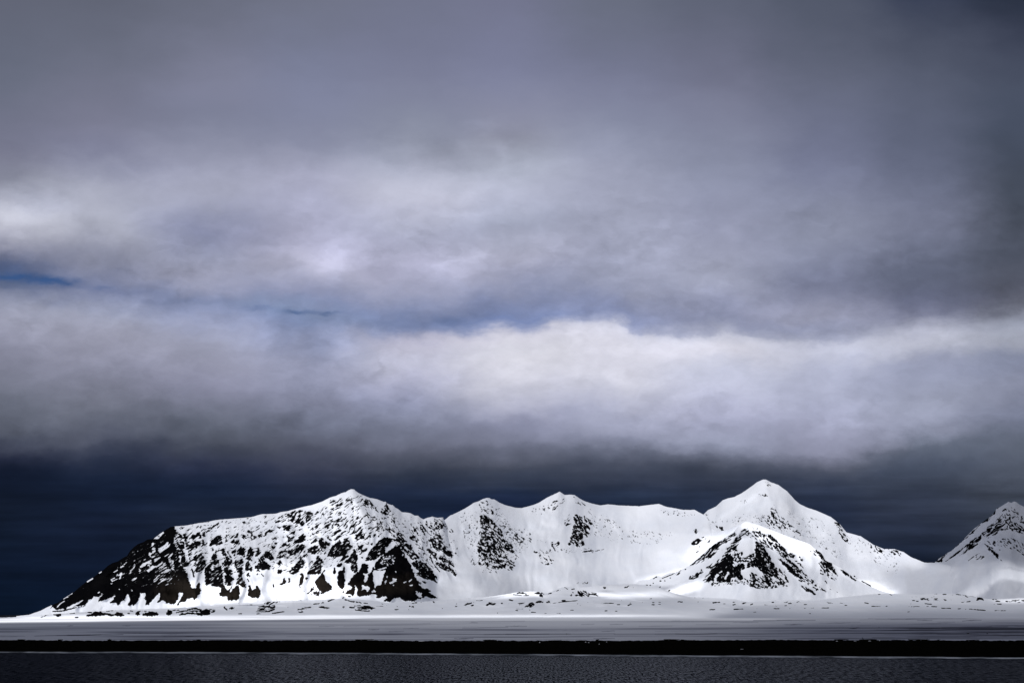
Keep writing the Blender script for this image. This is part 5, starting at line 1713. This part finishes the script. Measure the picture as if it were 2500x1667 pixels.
for i, (px, ln, th, tilt, stub, label) in enumerate(LOGS):
    p = beach_at(px, 0.985)
    sc_ = p.y / FPX
    root = bpy.data.objects.new('driftwood_log', None)
    COL.objects.link(root)
    root.location = p
    root['label'] = label
    root['category'] = 'driftwood'
    root['group'] = 'driftwood along the crest of the gravel spit'
    half = ln * sc_ / 2
    r = th * sc_ * 0.55
    rs = random.Random(900 + i)
    path = [Vector((half * t, rs.uniform(-.12, .12) + 0.25 * t, r * 0.9 + half * t * tilt + rs.uniform(-.25, .25) * r)) for t in np.linspace(-1, 1, 9)]
    radii = [r * q * rs.uniform(.9, 1.1) for q in (0.75, 0.95, 1.05, 1.0, 1.0, 0.92, 0.88, 0.8, 0.6)]
    vs, fs = tube(path, radii, 9, 0.10, i)
    link('trunk', vs, fs, m_wood, root)
    if stub:
        a, sl, lean = stub
        k = path[min(8, int(a * 8))]
        ps = [k, k + Vector((lean * sl * sc_ * 0.5, 0, r + sl * sc_ * 0.45)), k + Vector((lean * sl * sc_, 0.05, r + sl * sc_))]
        vs, fs = tube(ps, [r * 0.6, r * 0.42, r * 0.18], 7, 0.12, i + 50)
        link('branch_stub', vs, fs, m_wood, root)


def lump(rx, ry, rz, seed, seg=14, ring=7):
    rs = random.Random(seed)
    ph = [rs.uniform(0, 6.28) for _ in range(6)]
    vs, fs = [], []
    for i in range(ring + 1):
        el = (math.pi / 2) * i / ring
        for k in range(seg):
            w = 2 * math.pi * k / seg
            q = 1 + 0.18 * math.sin(2 * w + ph[0]) + 0.12 * math.sin(3 * w + ph[1] + el * 2) + 0.08 * math.sin(5 * w + ph[2] + el * 3)
            vs.append(Vector((rx * q * math.cos(el) * math.cos(w), ry * q * math.cos(el) * math.sin(w), rz * (1 + 0.12 * math.sin(2 * w + ph[3])) * math.sin(el) - 0.03)))
    for i in range(ring):
        for k in range(seg):
            fs.append((i * seg + k, i * seg + (k + 1) % seg, (i + 1) * seg + (k + 1) % seg, (i + 1) * seg + k))
    fs.append(tuple(range(seg))[::-1])
    fs.append(tuple(ring * seg + k for k in range(seg)))
    return vs, fs


m_sn, nt, b = mat('old_snow')
geo = N(nt, 'ShaderNodeNewGeometry')
nz = N(nt, 'ShaderNodeTexNoise'); nz.inputs['Scale'].default_value = 2.5; nz.inputs['Detail'].default_value = 5
nt.links.new(geo.outputs['Position'], nz.inputs['Vector'])
rp = N(nt, 'ShaderNodeValToRGB')
rp.color_ramp.elements[0].color = (0.45, 0.46, 0.48, 1); rp.color_ramp.elements[1].color = (0.85, 0.86, 0.87, 1)
nt.links.new(nz.outputs[0], rp.inputs[0]); nt.links.new(rp.outputs[0], b.inputs['Base Color'])
b.inputs['Roughness'].default_value = 0.9
SNOW = [  # column, height on the beach (photo row), width px, height px, label
    (1318, 1568.3, 3.4, 2.6, 'single round snow remnant on the black gravel below the crest, right of the spit middle'),
    (1431, 1567.3, 3.2, 2.0, 'left of the two snow remnants close together on the black gravel'),
    (1438, 1568.2, 4.2, 1.6, 'right of the two snow remnants close together on the black gravel'),
    (1464, 1572.0, 3.0, 1.8, 'lowest snow remnant on the gravel, below the stubby stump'),
    (1031, 1564.6, 18, 1.3, 'long thin snow streak under the crest near the middle of the spit'),
    (2044, 1564.8, 4.5, 1.6, 'snow remnant under the flat log left of the thick stubbed log'),
    (2124, 1564.4, 6.5, 1.8, 'snow remnant on the gravel under the thick stubbed log'),
    (2147, 1563.4, 3.0, 2.0, 'small snow remnant at the right end of the thick stubbed log'),
    (2087, 1564.9, 10, 0.9, 'thin snow streak between the flat log and the thick stubbed log'),
    (1812, 1584.0, 8, 1.1, 'snow streak low on the gravel below the pyramid peak'),
    (1482, 1566.5, 3.0, 1.4, 'small snow remnant on the gravel right of the stubby stump'),
]
for i, (px, py, w, h, label) in enumerate(SNOW):
    lo, hi = 0.0, 1.0
    for _ in range(30):
        mid = (lo + hi) / 2
        p = beach_at(px, mid)
        if HY + (CAMZ - p.z) / p.y * FPX > py:
            lo = mid
        else:
            hi = mid
    p = beach_at(px, lo)
    sc_ = p.y / FPX
    vs, fs = lump(w * sc_ / 2, max(0.5, w * sc_ * 0.4), h * sc_, 300 + i)
    o = link('snow_remnant', vs, fs, m_sn)
    o.location = p
    o['label'] = label
    o['category'] = 'snow patch'
    o['group'] = 'snow remnants on the gravel spit'

m_bl, nt, b = mat('dark_boulder')
geo = N(nt, 'ShaderNodeNewGeometry')
nz = N(nt, 'ShaderNodeTexNoise'); nz.inputs['Scale'].default_value = 1.5; nz.inputs['Detail'].default_value = 5
nt.links.new(geo.outputs['Position'], nz.inputs['Vector'])
rp = N(nt, 'ShaderNodeValToRGB')
rp.color_ramp.elements[0].color = (0.006, 0.006, 0.008, 1); rp.color_ramp.elements[1].color = (0.03, 0.03, 0.034, 1)
nt.links.new(nz.outputs[0], rp.inputs[0]); nt.links.new(rp.outputs[0], b.inputs['Base Color'])
BOULD = [(1383, 1547.6, 5, 2.2, 'single dark boulder on the ice beside the long dark lead near the middle'),
         (2363, 1546.0, 6, 2.6, 'larger left boulder of the two standing in the dark lead on the right'),
         (2410, 1546.6, 4, 2.4, 'smaller right boulder of the two standing in the dark lead on the right'),
         (2146, 1531.6, 3, 1.5, 'tiny dark boulder farther out on the ice above the thick driftwood log')]
for i, (px, py, w, h, label) in enumerate(BOULD):
    d = (CAMZ - 0.25) * FPX / (py - HY)
    sc_ = d / FPX
    vs, fs = lump(w * sc_ / 2, w * sc_ * 0.35, h * sc_, 400 + i)
    o = link('boulder', vs, fs, m_bl)
    o.location = ((px - CX) * sc_, d, 0.2)
    o['label'] = label
    o['category'] = 'boulder'
    o['group'] = 'boulders frozen into the fjord ice'

# ------------------------------------------------------------------ unseen cloud behind the camera, added to cast the sun patches and shade
U, Vv, TT, WW = [np.concatenate([q[k] for q in SPLAT]) for k in range(4)]
CELL = 40.0
u0, v0 = U.min() - 2500, Vv.min() - 2500
nu = int((U.max() + 2500 - u0) / CELL) + 1
nv = int((Vv.max() + 2500 - v0) / CELL) + 1
iu = ((U - u0) / CELL).astype(int); iv = ((Vv - v0) / CELL).astype(int)
acc = np.zeros((nv, nu)); cnt = np.zeros((nv, nu))
np.add.at(acc, (iv, iu), TT * WW); np.add.at(cnt, (iv, iu), WW)
val = np.where(cnt > 0, acc / np.maximum(cnt, 1e-6), 0)
wgt = np.minimum(cnt, 1.0)
out, ow = val * wgt, wgt.copy()
for r in (1, 3, 8, 20, 50):
    bv = blur((val * wgt).astype(np.float32), r); bw = blur(wgt.astype(np.float32), r)
    fill = np.where(bw > 1e-4, bv / np.maximum(bw, 1e-6), 0)
    out = np.where(ow > 0.5, out, np.where(bw > 1e-4, fill, out))
    ow = np.maximum(ow, (bw > 1e-4) * 1.0)
out = np.where(ow > 0.5, out, 0.25)
su, sv = np.meshgrid(u0 + CELL * np.arange(nu), v0 + CELL * np.arange(nv))
wisp = fbm(su / 1500.0, sv / 1500.0, 91, 5) - 0.5
trans = np.clip(out, 0.02, 1.0)
thick = 90 + 420 * (1 - trans) + 260 * wisp * (1 - trans)
m_cl, nt, b = mat('cloud')  # added cloud: lets sun through only where the ground should be lit
nt.nodes.remove(b)
at = N(nt, 'ShaderNodeAttribute', attribute_name='clearness')
tr = N(nt, 'ShaderNodeBsdfTransparent')
df = N(nt, 'ShaderNodeBsdfTranslucent'); df.inputs['Color'].default_value = (0.15, 0.16, 0.19, 1)
mx = N(nt, 'ShaderNodeMixShader')
L = nt.links.new
L(at.outputs['Fac'], mx.inputs[0]); L(df.outputs[0], mx.inputs[1]); L(tr.outputs[0], mx.inputs[2])
L(mx.outputs[0], nt.nodes['Material Output'].inputs['Surface'])
# a closed body: upper and lower surface joined round the rim
me = bpy.data.meshes.new('added_shade_clouds')
top = np.stack([su, sv, CLOUD_Z + thick * 0.5 + 60 * wisp], -1).reshape(-1, 3)
bot = np.stack([su, sv, CLOUD_Z - thick * 0.5 + 40 * wisp], -1).reshape(-1, 3)
i = np.arange(nu * nv).reshape(nv, nu)
qt = np.stack([i[:-1, :-1], i[:-1, 1:], i[1:, 1:], i[1:, :-1]], -1).reshape(-1, 4)
qb = qt[:, ::-1] + nu * nv
rim = np.concatenate([i[0, :], i[1:, -1], i[-1, -2::-1], i[-2:0:-1, 0]])
rn = np.roll(rim, -1)
qr = np.stack([rim, rim + nu * nv, rn + nu * nv, rn], -1)
q = np.concatenate([qt, qb, qr])
me.vertices.add(2 * nu * nv)
me.vertices.foreach_set('co', np.concatenate([top, bot]).astype(np.float32).ravel())
me.loops.add(len(q) * 4)
me.loops.foreach_set('vertex_index', q.astype(np.int32).ravel())
me.polygons.add(len(q))
me.polygons.foreach_set('loop_start', np.arange(0, len(q) * 4, 4, dtype=np.int32))
me.polygons.foreach_set('use_smooth', np.full(len(q), True))
a = me.attributes.new('clearness', 'FLOAT', 'POINT')
allv = np.concatenate([top, bot])
tz = (CLOUD_Z - allv[:, 2]) / SUN.z          # follow the sunbeam through the thickness of the cloud
cu = np.clip((allv[:, 0] + SUN.x * tz - u0) / CELL, 0, nu - 1.001); cv_ = np.clip((allv[:, 1] + SUN.y * tz - v0) / CELL, 0, nv - 1.001)
a0 = cu.astype(int); b0 = cv_.astype(int); fa = cu - a0; fb = cv_ - b0
st_ = ((trans[b0, a0] * (1 - fa) + trans[b0, a0 + 1] * fa) * (1 - fb) + (trans[b0 + 1, a0] * (1 - fa) + trans[b0 + 1, a0 + 1] * fa) * fb)
a.data.foreach_set('value', np.sqrt(st_).astype(np.float32))
me.update(); me.validate()
me.materials.append(m_cl)
o = bpy.data.objects.new('added_shade_clouds', me)
COL.objects.link(o)
o['kind'] = 'stuff'
o['label'] = 'unseen cloud cover behind the viewer, added to shape the sun patches and shade'
